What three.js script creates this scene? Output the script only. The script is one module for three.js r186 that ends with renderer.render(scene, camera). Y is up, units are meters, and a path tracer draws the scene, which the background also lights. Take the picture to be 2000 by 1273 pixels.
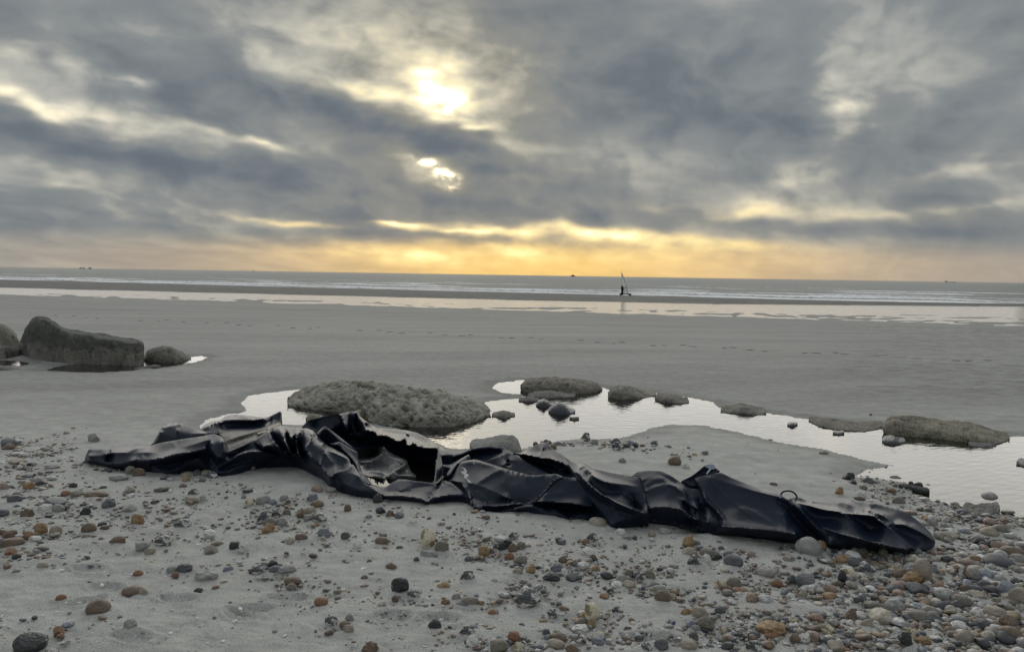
import * as THREE from 'three';
import { MarchingCubes } from 'three/addons/objects/MarchingCubes.js';

// ------------------------------------------------------------------ camera, sky, sun, exposure
const D2R = Math.PI / 180, EYE = 1.5, F = 1511;
const scene = new THREE.Scene();
const camera = new THREE.PerspectiveCamera(45.66, 1024 / 651, 0.1, 60000);
camera.position.set(0, EYE, 0);
camera.rotation.set(-3.748 * D2R, 0, 0.888 * D2R, 'YXZ');
camera.updateMatrixWorld(true);
const renderer = new THREE.WebGLRenderer({ antialias: true });
renderer.setSize(1024, 651);
renderer.toneMapping = THREE.LinearToneMapping;
renderer.toneMappingExposure = 1.13;
renderer.shadowMap.enabled = true;

const SUN_AZ = -5.1, SUN_EL = 13.0;
const dirOf = (az, el) => new THREE.Vector3(Math.sin(az * D2R) * Math.cos(el * D2R), Math.sin(el * D2R), -Math.cos(az * D2R) * Math.cos(el * D2R));
const sun = new THREE.DirectionalLight(new THREE.Color(1.0, 0.95, 0.87), 1.3);
sun.position.copy(dirOf(SUN_AZ, SUN_EL).multiplyScalar(60)).add(new THREE.Vector3(0, 0, -6));
sun.target.position.set(0, 0, -6);
sun.castShadow = true;
sun.shadow.radius = 150;
sun.shadow.mapSize.set(2048, 2048);
Object.assign(sun.shadow.camera, { left: -14, right: 14, top: 14, bottom: -14, near: 1, far: 140 });
sun.name = 'sun';
scene.add(sun, sun.target);

// ------------------------------------------------------------------ noise and small helpers
function rng(seed) { let s = seed >>> 0; return () => { s = (s + 0x6D2B79F5) | 0; let t = Math.imul(s ^ (s >>> 15), 1 | s); t = (t + Math.imul(t ^ (t >>> 7), 61 | t)) ^ t; return ((t ^ (t >>> 14)) >>> 0) / 4294967296; }; }
const PERM = new Uint8Array(512), G2 = [], G3 = [];
{ const r = rng(77), p = [...Array(256).keys()];
  for (let i = 255; i > 0; i--) { const j = Math.floor(r() * (i + 1)); [p[i], p[j]] = [p[j], p[i]]; }
  for (let i = 0; i < 512; i++) PERM[i] = p[i & 255];
  for (let i = 0; i < 256; i++) { const a = r() * 6.2832; G2.push(Math.cos(a), Math.sin(a)); const z = r() * 2 - 1, q = Math.sqrt(1 - z * z), b = r() * 6.2832; G3.push(q * Math.cos(b), q * Math.sin(b), z); } }
const fade = (t) => t * t * t * (t * (t * 6 - 15) + 10);
function n2(x, y) {
  const xi = Math.floor(x), yi = Math.floor(y), fx = x - xi, fy = y - yi, u = fade(fx), v = fade(fy), X = xi & 255, Y = yi & 255;
  const a = PERM[PERM[X] + Y] * 2, b = PERM[PERM[X + 1] + Y] * 2, c = PERM[PERM[X] + ((Y + 1) & 255)] * 2, d = PERM[PERM[X + 1] + ((Y + 1) & 255)] * 2;
  const p = G2[a] * fx + G2[a + 1] * fy, q = G2[b] * (fx - 1) + G2[b + 1] * fy, r = G2[c] * fx + G2[c + 1] * (fy - 1), s = G2[d] * (fx - 1) + G2[d + 1] * (fy - 1);
  return 1.5 * (p + u * (q - p) + v * (r + u * (s - r) - p - u * (q - p)));
}
function n3(x, y, z) {
  const xi = Math.floor(x), yi = Math.floor(y), zi = Math.floor(z), fx = x - xi, fy = y - yi, fz = z - zi, u = fade(fx), v = fade(fy), w = fade(fz);
  const h = (i, j, k) => { const g = PERM[(PERM[(PERM[(xi + i) & 255] + yi + j) & 255] + zi + k) & 255] * 3; return G3[g] * (fx - i) + G3[g + 1] * (fy - j) + G3[g + 2] * (fz - k); };
  const L = (a, b, t) => a + t * (b - a);
  return 1.5 * L(L(L(h(0, 0, 0), h(1, 0, 0), u), L(h(0, 1, 0), h(1, 1, 0), u), v), L(L(h(0, 0, 1), h(1, 0, 1), u), L(h(0, 1, 1), h(1, 1, 1), u), v), w);
}
const fbm2 = (x, y, o = 4, g = 0.5) => { let s = 0, a = 1, t = 0; for (let i = 0; i < o; i++) { s += a * n2(x, y); t += a; a *= g; x = x * 2.03 + 17.1; y = y * 2.03 + 9.7; } return s / t; };
const fbm3 = (x, y, z, o = 4, g = 0.5) => { let s = 0, a = 1, t = 0; for (let i = 0; i < o; i++) { s += a * n3(x, y, z); t += a; a *= g; x = x * 2.03 + 7.1; y = y * 2.03 + 3.7; z = z * 2.03 + 5.3; } return s / t; };
const clamp = (x, a = 0, b = 1) => Math.min(b, Math.max(a, x));
const lerp = (a, b, t) => a + (b - a) * t;
const sstep = (a, b, x) => { const t = clamp((x - a) / (b - a)); return t * t * (3 - 2 * t); };
const table = (pts, x) => { if (x <= pts[0][0]) return pts[0][1]; for (let i = 1; i < pts.length; i++) if (x <= pts[i][0]) return lerp(pts[i - 1][1], pts[i][1], (x - pts[i - 1][0]) / (pts[i][0] - pts[i - 1][0])); return pts.at(-1)[1]; };

// ------------------------------------------------------------------ sky: cloud layer over a low sun, computed by direction
const CLOUDS = [
  [-5.2, 12.6, 1.13, 0.64, 18, 2.60, 1], [-6.0, 13.3, 0.83, 0.46, 30, 0.90, 1], [-5.0, 12.6, 2.64, 1.59, 15, 0.42, 1], [-6.3, 13.9, 1.73, 1.52, 0, 0.25, 1],
  [-4.0, 11.4, 2.27, 0.38, 14, -0.25], [-6.2, 14.3, 4.52, 2.65, 20, 0.42, 1], [-9.1, 12.4, 3.74, 0.91, 10, 0.34, 1], [-11.7, 13.0, 2.23, 0.76, 10, 0.25, 0.6],
  [-6.0, 7.6, 1.13, 0.38, 35, 1.60, 1], [-6.7, 8.0, 0.68, 0.30, 25, 1.00, 1], [-4.8, 7.0, 0.76, 0.34, 20, 1.00, 1], [-6.2, 7.6, 3.02, 0.99, 20, 0.30, 1],
  [-2.8, 10.3, 0.76, 0.27, 5, 0.55, 1], [-4.0, 11.2, 2.27, 0.53, 12, 0.35, 1], [-13.4, 16.5, 4.79, 1.52, 8, 0.22, 0.5], [-20.2, 16.0, 3.20, 1.06, 25, 0.20, 0.3],
  [-16.2, 14.3, 4.01, 1.14, 22, 0.16, 0.3], [-31.6, 13.1, 3.55, 1.52, 8, 0.24, 0.2], [-26.8, 12.3, 1.69, 0.76, 20, 0.34, 0], [-25.6, 11.9, 1.03, 0.34, 12, 0.40, 0],
  [-30.2, 12.9, 1.97, 0.95, 10, 0.12, 0.2], [-32.5, 10.1, 2.88, 0.68, 12, 0.50, 0.5], [-29.2, 9.6, 3.97, 0.83, 16, 0.28, 0.4], [-24.7, 9.0, 5.51, 0.76, 12, 0.24, 0.4],
  [-20.3, 9.1, 3.91, 0.53, 12, 0.40, 0.5], [-17.6, 8.8, 1.45, 0.34, 14, 0.35, 0.5], [-29.8, 5.6, 2.30, 0.46, 14, 0.26, 0.3], [-23.8, 6.0, 4.16, 0.83, 8, 0.10, 0.3],
  [-26.3, 3.6, 2.04, 0.30, 4, 0.10, 0.3], [-17.6, 5.3, 6.51, 0.68, 2, 0.08, 0.3], [-16.2, 3.4, 4.00, 0.19, 2, 0.34, 1], [-20.3, 3.7, 1.78, 0.23, 8, 0.12, 0.6],
  [-29.9, 14.6, 7.23, 1.52, 18, -0.16], [-23.8, 11.3, 7.98, 1.06, 18, -0.22], [-16.2, 11.7, 5.83, 1.29, 26, -0.20], [-9.1, 10.3, 8.99, 1.14, 14, -0.26],
  [-2.8, 8.8, 6.44, 1.29, 12, -0.18], [-30.0, 8.2, 7.55, 1.44, 14, -0.24], [-23.8, 7.1, 9.02, 1.29, 10, -0.20], [-16.2, 7.2, 8.74, 0.99, 4, -0.12],
  [-13.4, 5.9, 8.85, 1.14, 4, -0.12], [-3.9, 5.1, 9.84, 0.61, 3, -0.16], [-11.3, 4.2, 8.92, 0.61, 2, -0.10], [-24.8, 2.3, 10.32, 1.14, 0, -0.06],
  [-30.7, 2.7, 6.52, 1.90, 0, -0.08], [6.3, 16.8, 8.29, 3.79, 20, -0.20], [1.5, 18.1, 5.31, 3.03, 20, -0.12], [14.3, 15.2, 8.09, 2.65, 12, -0.10],
  [11.5, 12.3, 5.94, 2.28, 20, -0.06], [17.8, 11.0, 8.30, 2.28, 10, -0.18], [19.9, 10.1, 4.28, 1.14, 10, -0.12], [29.8, 12.1, 4.93, 4.55, 0, -0.16],
  [25.3, 8.3, 4.46, 1.52, -6, -0.14], [10.1, 10.6, 8.96, 1.52, 6, -0.10], [14.5, 7.3, 4.77, 0.99, 5, -0.14], [6.2, 6.3, 7.54, 0.99, 6, -0.14],
  [10.3, 4.5, 5.97, 0.83, 4, -0.16], [3.6, 7.8, 4.54, 0.76, 2, -0.04], [22.4, 12.4, 1.33, 2.28, -20, 0.22, 0.35], [23.7, 10.6, 2.43, 1.90, 10, 0.22, 0.3],
  [26.0, 14.0, 4.09, 1.90, 20, 0.14, 0.2], [20.9, 8.2, 2.13, 1.29, -40, 0.24, 0.4], [20.3, 6.7, 2.13, 0.76, -10, 0.18, 0.4], [24.9, 11.3, 4.47, 3.41, 0, 0.10, 0.2],
  [29.0, 6.7, 3.98, 0.53, -16, 0.22, 0.5], [30.5, 4.7, 3.27, 0.53, -4, 0.28, 0.5], [32.0, 7.0, 1.93, 1.14, -10, 0.14, 0.4], [28.4, 5.4, 4.00, 0.61, 4, -0.16],
  [31.1, 3.6, 5.20, 0.68, 2, -0.16], [0.1, 13.8, 2.28, 2.28, 20, 0.22, 0.6], [-0.2, 9.3, 3.03, 0.53, 4, 0.16, 0.5], [1.0, 7.2, 2.27, 0.53, 0, 0.18, 0.5],
  [12.1, 15.8, 2.22, 1.14, 20, 0.12, 0.3], [8.8, 7.8, 3.37, 0.68, 0, 0.12, 0.4], [9.9, 4.9, 2.61, 0.53, 5, 0.14, 0.8], [16.3, 4.7, 2.18, 0.46, -12, 0.34, 0.9],
  [24.0, 4.4, 6.93, 0.46, 4, 0.26, 0.9], [20.1, 3.7, 7.12, 0.46, 3, -0.12], [25.2, 3.4, 6.86, 0.46, 3, -0.12], [18.0, 5.2, 5.05, 0.91, -4, 0.12, 0.7],
  [-7.6, 3.5, 1.65, 0.23, 3, 0.90, 1], [-9.1, 3.6, 1.12, 0.15, 2, 0.35, 1], [-1.4, 3.2, 3.03, 0.34, 3, 1.00, 1], [-3.9, 3.3, 1.51, 0.15, 2, 0.35, 1],
  [6.5, 3.0, 4.14, 0.53, 7, 0.80, 1], [4.0, 3.4, 2.27, 0.30, 4, 0.40, 1], [14.3, 2.6, 4.78, 0.34, 3, 0.36, 1], [-5.0, 2.8, 4.16, 0.46, 2, -0.16],
  [-11.3, 2.6, 4.46, 0.46, 1, -0.10], [0.3, 1.8, 2.28, 0.53, 3, 0.60, 1], [-6.5, 1.3, 4.52, 0.61, 1, 0.55, 1], [-1.6, 2.5, 4.55, 0.38, 2, 0.16, 1],
  [4.8, 2.2, 4.16, 0.34, 3, -0.06], [-13.4, 1.5, 7.38, 0.61, 1, 0.20, 1], [-2.7, 0.8, 12.12, 0.91, 1, 0.36, 1], [9.3, 1.7, 8.98, 1.14, 3, 0.36, 1],
  [18.2, 1.6, 7.93, 0.91, 4, 0.14, 1], [26.2, 1.7, 8.16, 0.53, 3, 0.06, 0.8]];
const COLD = [[-0.2, [0.115, 0.138, 0.163]], [0, [0.15, 0.175, 0.198]], [0.35, [0.245, 0.263, 0.268]], [0.6, [0.44, 0.44, 0.40]], [1, [0.86, 0.82, 0.70]], [2.4, [2.2, 2.1, 1.8]]];
const WARM = [[-0.2, [0.12, 0.14, 0.17]], [0, [0.155, 0.175, 0.195]], [0.35, [0.285, 0.275, 0.235]], [0.6, [0.545, 0.51, 0.405]], [1, [1.0, 0.88, 0.58]], [2.4, [2.9, 2.5, 1.7]]];
const GOLD = [[-0.2, [0.13, 0.14, 0.16]], [0, [0.17, 0.178, 0.188]], [0.35, [0.31, 0.28, 0.22]], [0.6, [0.62, 0.47, 0.245]], [1, [1.05, 0.78, 0.32]], [2.4, [2.9, 2.3, 1.3]]];
function ramp(R, b, out) {
  let i = 1; while (i < R.length - 1 && b > R[i][0]) i++;
  const t = clamp((b - R[i - 1][0]) / (R[i][0] - R[i - 1][0])), p = R[i - 1][1], q = R[i][1];
  for (let c = 0; c < 3; c++) out[c] = p[c] + t * (q[c] - p[c]);
}
function makeSky() {
  const W = 4096, H = 2048, data = new Float32Array(W * H * 4), c1 = [0, 0, 0], c2 = [0, 0, 0], c3 = [0, 0, 0], sd = dirOf(SUN_AZ, SUN_EL);
  const feats = CLOUDS.map(([az, el, w, h, ang, amp, warm = 0]) => ({ az, el, w, h, ca: Math.cos(ang * D2R), sa: Math.sin(ang * D2R), amp, warm, r: 2.6 * Math.max(w, h) }));
  for (let row = 0; row < H; row++) {
    const up = ((row + 0.5) / H - 0.5) * Math.PI, el = up / D2R, y = Math.sin(up), cu = Math.cos(up);
    const near = feats.filter((f) => Math.abs(f.el - el) < f.r + 1.5);
    for (let col = 0; col < W; col++) {
      const o = (row * W + col) * 4; data[o + 3] = 1;
      if (el < -0.2) { data[o] = 0.2; data[o + 1] = 0.2; data[o + 2] = 0.19; continue; }
      const round = ((col + 0.5) / W - 0.5) * 2 * Math.PI, x = Math.cos(round) * cu, z = Math.sin(round) * cu;
      const az = Math.atan2(x, -z) / D2R;
      // a layer of rolled cloud seen in perspective, its rolls running from upper left to lower right
      const k = 1 / (Math.max(y, 0) + 0.10), cx = x * k, cz = z * k, u = cx * 0.86 - cz * 0.5, v = cx * 0.5 + cz * 0.86;
      const q1 = n2(u * 1.3 + 3, v * 1.3), q2 = n2(u * 1.3 - 8, v * 1.3 + 5);
      const roll = fbm2(u * 0.9 + q1 * 0.5, v * 2.6 + q2 * 0.6 + 11, 5, 0.55), puff = fbm2(cx * 3.2 + q2 * 0.7, cz * 4.2 + q1 * 0.7, 5, 0.55);
      const inView = sstep(44, 34, Math.abs(az)) * sstep(24, 15, el);
      // lumps of cloud, softer and rounder high up, drawn out level near the horizon
      const g1 = fbm2(az * 0.09 + 5, el * 0.2 - 3, 3), flatter = 1 + 2.2 * Math.exp(-Math.max(el, 0) / 3.5), ax = az * 0.115 + 0.35 * g1, ey = (el * 0.24 + az * 0.028) * flatter + 0.4 * g1;
      const lump = fbm2(ax + 40, ey, 5, 0.5), lump2 = fbm2(ax * 2.7 + 9, ey * 2.5 + 0.8 * lump, 4, 0.5), heap = Math.tanh(2.4 * (lump + 0.62 * lump2 + 0.02)) * 0.52;
      let b = 0.335 + 0.17 * sstep(16, 40, el) + roll * lerp(0.50, 0.06, inView) + puff * lerp(0.17, 0.03, inView) + heap * 0.34 * inView + 0.10 * inView * fbm2(az * 0.34 + 0.5 * lump, el * 0.75 * flatter + az * 0.08, 5, 0.55), warmth = 0;
      // warped by noise so that gaps and banks get torn edges
      const wl = clamp(el / 7, 0.25, 1), wx = az + 1.3 * fbm2(az * 0.22, el * 0.5 + 4, 4, 0.5) + 0.3 * puff, wy = el + wl * (1.0 * fbm2(az * 0.22 + 30, el * 0.55, 3, 0.42) + 0.2 * roll);
      const fine = 1 + 0.75 * fbm2(az * 0.5 + 2, el * 1.1, 4, 0.45);
      const torn = clamp(0.55 + 3.2 * fbm2(az * 0.9 + 7, el * 1.7, 4, 0.6), 0.05, 1.6);
      for (const f of near) {
        let dx = wx - f.az; const dy0 = wy - f.el;
        if (dx > f.r || dx < -f.r || dy0 > f.r || dy0 < -f.r) continue;
        const a = (dx * f.ca - dy0 * f.sa) / f.w, e = (dx * f.sa + dy0 * f.ca) / f.h, d = a * a + e * e;
        if (d > 6) continue;
        const g = Math.exp(-d) * f.amp * (f.amp > 0.95 && f.el > 5 ? torn : f.amp > 0 ? fine : 1);
        b += g; if (g > 0) warmth += g * f.warm * 1.6;
      }
      const toSun = Math.acos(clamp(x * sd.x + y * sd.y + z * sd.z, -1, 1)) / D2R;
      warmth += 0.8 * Math.exp(-((toSun / 10) ** 2)) + 0.55 * Math.exp(-((el / 7) ** 2)) * Math.exp(-(((az - 4) / 34) ** 2));
      warmth = clamp(warmth);
      b = Math.max(b, -0.2);
      ramp(COLD, b, c1); ramp(WARM, b, c2); { ramp(GOLD, b, c3); const low = Math.exp(-((Math.max(el, 0) / 4.6) ** 2)); for (let c = 0; c < 3; c++) c2[c] = lerp(c2[c], c3[c], low); }
      let r = lerp(c1[0], c2[0], warmth), g = lerp(c1[1], c2[1], warmth), bl = lerp(c1[2], c2[2], warmth);
      // clear air under the cloud along the horizon, orange towards the sun
      const wob = 0.5 * fbm2(az * 0.12 + 9, 3.3, 3), strip = sstep(2.9 + wob, 0.9 + wob * 0.6, el) , side = Math.exp(-(((az - 1.5) / 17) ** 2)), far = Math.exp(-(((az - 4) / 42) ** 2));
      const lit = 1 + 0.38 * clamp(b - 0.5, -0.4, 1.0) + 0.06 * puff;
      const hz = [lerp(lerp(0.34, 0.55, far), 0.92, side) * lit, lerp(lerp(0.335, 0.43, far), 0.60, side) * lit, lerp(lerp(0.325, 0.31, far), 0.20, side) * lit];
      const s = strip * lerp(0.35, 0.92, far) * (1 - 0.5 * clamp((b - 0.6) * 2));
      r = lerp(r, hz[0], s); g = lerp(g, hz[1], s); bl = lerp(bl, hz[2], s);
      const high = sstep(18, 42, el); // bluer air overhead, away from the setting sun
      data[o] = 0.95 * r * (1 - 0.06 * high); data[o + 1] = 0.95 * g; data[o + 2] = 0.95 * bl * (1 + 0.13 * high);
    }
  }
  const t = new THREE.DataTexture(data, W, H, THREE.RGBAFormat, THREE.FloatType);
  t.mapping = THREE.EquirectangularReflectionMapping; t.magFilter = THREE.LinearFilter; t.colorSpace = THREE.LinearSRGBColorSpace; t.needsUpdate = true; t.name = 'sky';
  return t;
}
scene.background = makeSky();
scene.environment = scene.background;
// ------------------------------------------------------------------ layout helpers
const RAY = new THREE.Vector3();
function ray(px, py) { return RAY.set((px - 1000) / F, -(py - 636.5) / F, -1).applyEuler(camera.rotation); }
// the point of a level y that a direction given in photograph pixels meets, and the point at a distance in front of the lens
function onLevel(px, py, y = 0) { const r = ray(px, py), t = (y - EYE) / r.y; return new THREE.Vector3(r.x * t, y, r.z * t); }
function atDepth(px, py, d) { const r = ray(px, py), t = d / -r.z; return new THREE.Vector3(r.x * t, EYE + r.y * t, -d); }

const numbers = new Map();
function numbered(name) { const n = numbers.get(name) ?? 0; numbers.set(name, n + 1); return n ? name + '_' + String(n).padStart(3, '0') : name; }
function dress(o) { o.traverse((m) => { if (m.isMesh) { m.castShadow = true; m.receiveShadow = true; } }); return o; }
function add(o, name, label, category, group) { o.name = numbered(name); o.userData = { label, category }; if (group) o.userData.group = group; scene.add(dress(o)); return o; }
function structure(mesh, name) { mesh.name = name; mesh.userData.kind = 'structure'; scene.add(dress(mesh)); return mesh; }
function part(parent, geometry, material, name, label) { const m = new THREE.Mesh(geometry, material); m.name = name; if (label) m.userData.label = label; parent.add(m); m.castShadow = m.receiveShadow = true; return m; }

// ------------------------------------------------------------------ textures
function texture(n, fn, { srgb = false, repeat } = {}) {
  const d = new Uint8Array(n * n * 4);
  for (let j = 0; j < n; j++) for (let i = 0; i < n; i++) { const c = fn(i / n, j / n), o = (j * n + i) * 4; if (typeof c === 'number') d[o] = d[o + 1] = d[o + 2] = clamp(c) * 255; else for (let k = 0; k < 3; k++) d[o + k] = clamp(c[k]) * 255; d[o + 3] = 255; }
  const t = new THREE.DataTexture(d, n, n, THREE.RGBAFormat); t.wrapS = t.wrapT = THREE.RepeatWrapping; t.magFilter = THREE.LinearFilter; t.minFilter = THREE.LinearMipmapLinearFilter;
  t.generateMipmaps = true; if (srgb) t.colorSpace = THREE.SRGBColorSpace; if (repeat) t.repeat.set(repeat[0], repeat[1]); t.needsUpdate = true; return t;
}
// noise that tiles: n cells across the tile
function tile2(u, v, n, seed = 0) {
  const x = u * n, y = v * n, xi = Math.floor(x), yi = Math.floor(y), fx = x - xi, fy = y - yi, a = fade(fx), b = fade(fy);
  const h = (i, j) => { const g = PERM[PERM[(((xi + i) % n) + n + seed * 7) & 255] + ((((yi + j) % n) + n + seed * 13) & 255)] * 2; return G2[g] * (fx - i) + G2[g + 1] * (fy - j); };
  return 1.5 * lerp(lerp(h(0, 0), h(1, 0), a), lerp(h(0, 1), h(1, 1), a), b);
}
const tfbm = (u, v, n, o = 4, g = 0.55, seed = 0) => { let s = 0, a = 1, t = 0; for (let i = 0; i < o; i++) { s += a * tile2(u, v, n, seed + i); t += a; a *= g; n *= 2; } return s / t; };

// ------------------------------------------------------------------ the beach: shapes of the water
const POOL_Y = -0.055, CHANNEL_Y = -1.0, SEA_Y = -2.2;
const outline = (pts, y) => pts.map(([x, py]) => { const p = onLevel(x, py, y); return [p.x, p.z]; });
const POOLS = [
  outline([[470, 787], [487, 773], [530, 766], [590, 760], [640, 790], [800, 800], [930, 800], [950, 784], [1019, 778], [1021, 770], [978, 767], [962, 757], [972, 748], [1021, 742], [1100, 748], [1175, 757], [1190, 762], [1240, 764],
    [1280, 767], [1346, 777], [1384, 783], [1407, 796], [1460, 802], [1499, 806], [1582, 820], [1650, 824], [1725, 830], [1850, 846], [1970, 853], [2000, 851], [2130, 852], [2240, 900], [2180, 990],
    [2060, 1025], [1995, 1012], [1940, 1000], [1862, 985], [1826, 980], [1782, 970], [1783, 962], [1774, 943], [1711, 935], [1672, 930], [1690, 917], [1747, 909], [1697, 900], [1604, 877], [1519, 864], [1483, 854], [1450, 846], [1375, 830],
    [1311, 829], [1274, 834], [1248, 846], [1210, 856], [1166, 858], [1137, 857], [1094, 861], [1042, 871], [1000, 880], [880, 876], [800, 846], [770, 835], [725, 826], [640, 826], [590, 830], [545, 828], [500, 835], [440, 838], [392, 838], [391, 830], [408, 818], [440, 809], [470, 806], [482, 800]], POOL_Y),
  outline([[268, 711], [290, 700], [330, 690], [368, 698], [392, 695], [404, 698], [386, 706], [330, 716], [300, 720], [277, 716]], POOL_Y),
  outline([[86, 723], [112, 716], [157, 709], [200, 690], [280, 700], [281, 714], [264, 723], [202, 727], [140, 726]], POOL_Y),
  outline([[-60, 706], [0, 703], [38, 706], [62, 710], [40, 714], [0, 714], [-60, 716]], POOL_Y),
];
const BOXES = POOLS.map((P) => [Math.min(...P.map((p) => p[0])), Math.max(...P.map((p) => p[0])), Math.min(...P.map((p) => p[1])), Math.max(...P.map((p) => p[1]))]);
function toPolygon(P, x, z) { // distance, negative inside
  let d = 1e9, inside = false;
  for (let i = 0, j = P.length - 1; i < P.length; j = i++) {
    const ax = P[j][0], az = P[j][1], ex = P[i][0] - ax, ez = P[i][1] - az, t = clamp(((x - ax) * ex + (z - az) * ez) / (ex * ex + ez * ez + 1e-12)), qx = ax + t * ex - x, qz = az + t * ez - z;
    d = Math.min(d, qx * qx + qz * qz);
    if (P[i][1] > z !== P[j][1] > z && x < ((P[j][0] - P[i][0]) * (z - P[i][1])) / (P[j][1] - P[i][1]) + P[i][0]) inside = !inside;
  }
  return inside ? -Math.sqrt(d) : Math.sqrt(d);
}
function toPools(x, z) {
  let d = 9;
  for (let k = 0; k < POOLS.length; k++) { const b = BOXES[k]; if (x > b[0] - 1.6 && x < b[1] + 1.6 && z > b[2] - 1.6 && z < b[3] + 1.6) d = Math.min(d, toPolygon(POOLS[k], x, z)); }
  return d;
}
// distances of the shorelines further out, by direction t = x / depth
const NEAR_SHORE = (t) => 2.5 / Math.max(0.012, 0.0453 + 0.0153 * t);
const FAR_SHORE = (t) => 2.5 / table([[-2.2, 0.008], [-0.662, 0.0265], [0, 0.0321], [0.265, 0.0333], [0.662, 0.0304], [1.5, 0.026]], t);
const SEA_SHORE = (t) => 3.7 / Math.max(0.008, 0.0222 + 0.0101 * t);
function profile(t, d) {
  const a = NEAR_SHORE(t), b = Math.max(FAR_SHORE(t), a * 1.04), c = Math.max(SEA_SHORE(t), b * 1.1);
  if (d < 15) return lerp(0, -0.03, sstep(6.5, 10, d));
  if (d < a) return lerp(-0.03, CHANNEL_Y + 0.0, Math.pow((d - 15) / (a - 15), 0.95));
  if (d < b) { const q = (d - a) / (b - a); return CHANNEL_Y - lerp(0.004, 0.07, sstep(0.30, 0.72, q)) * sstep(1, 0.93, q); }
  if (d < c) { const q = (d - b) / (c - b); return CHANNEL_Y + 0.16 * Math.sin(Math.PI * Math.min(1, q * 2.4)) * (q < 0.417 ? 1 : 0) + lerp(0, SEA_Y - CHANNEL_Y, Math.pow(q, 1.6)); }
  return SEA_Y - 0.02 * Math.min(d - c, 150);
}
const PRINTS = [[168, 1176, -20], [205, 1148, 15], [345, 1168, 8], [172, 1112, 10], [490, 1190, -10], [468, 1200, 25], [860, 1207, 5], [770, 1203, 0], [1300, 1252, 12], [1255, 1245, 0], [255, 1246, 4], [560, 1165, -8]].map(([px, py, a]) => { const p = onLevel(px, py); return { x: p.x, z: p.z, c: Math.cos(a * D2R), s: Math.sin(a * D2R) }; });
const MOUNDS = []; // sand gathered round the larger stones, filled in when they are placed: {x, z, r, h}
const TRAIL = []; // a line of footprints across the flats
for (let i = 0; i < 74; i++) { const px = 60 + i * 27 + 6 * Math.sin(i * 2.3), py = 612 + px * 0.0478 + 2 * Math.sin(i * 1.7) + (px > 1000 ? (px - 1000) * 0.002 : 0); if (Math.sin(i * 5.1) > -0.72) TRAIL.push([px, py]); }
function smoothGround(x, z) { // the lie of the sand without its small relief
  const d = Math.max(-z, 0.2), t = clamp(x / d, -2.2, 2.2), r = Math.hypot(x, z);
  let y = z > -1 ? 0 : profile(t, z > -3 ? Math.min(r, 6) : d);
  if (d < 17) {
    const s = toPools(x, z);
    if (s < 1.4) y = s > 0 ? lerp(POOL_Y, y, 0.08 + 0.92 * sstep(0, 1.4, s)) + 0.012 * Math.min(1, s * 5) * (1 - sstep(0.5, 1.4, s)) : POOL_Y - 0.085 * sstep(0, 0.45, -s) - 0.004;
    if (s >= -0.3) y += 0.010 * sstep(0.03, 0.6, s) * fbm2(x * 0.8 + 4, z * 1.1, 3);
  }
  return y;
}
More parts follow.
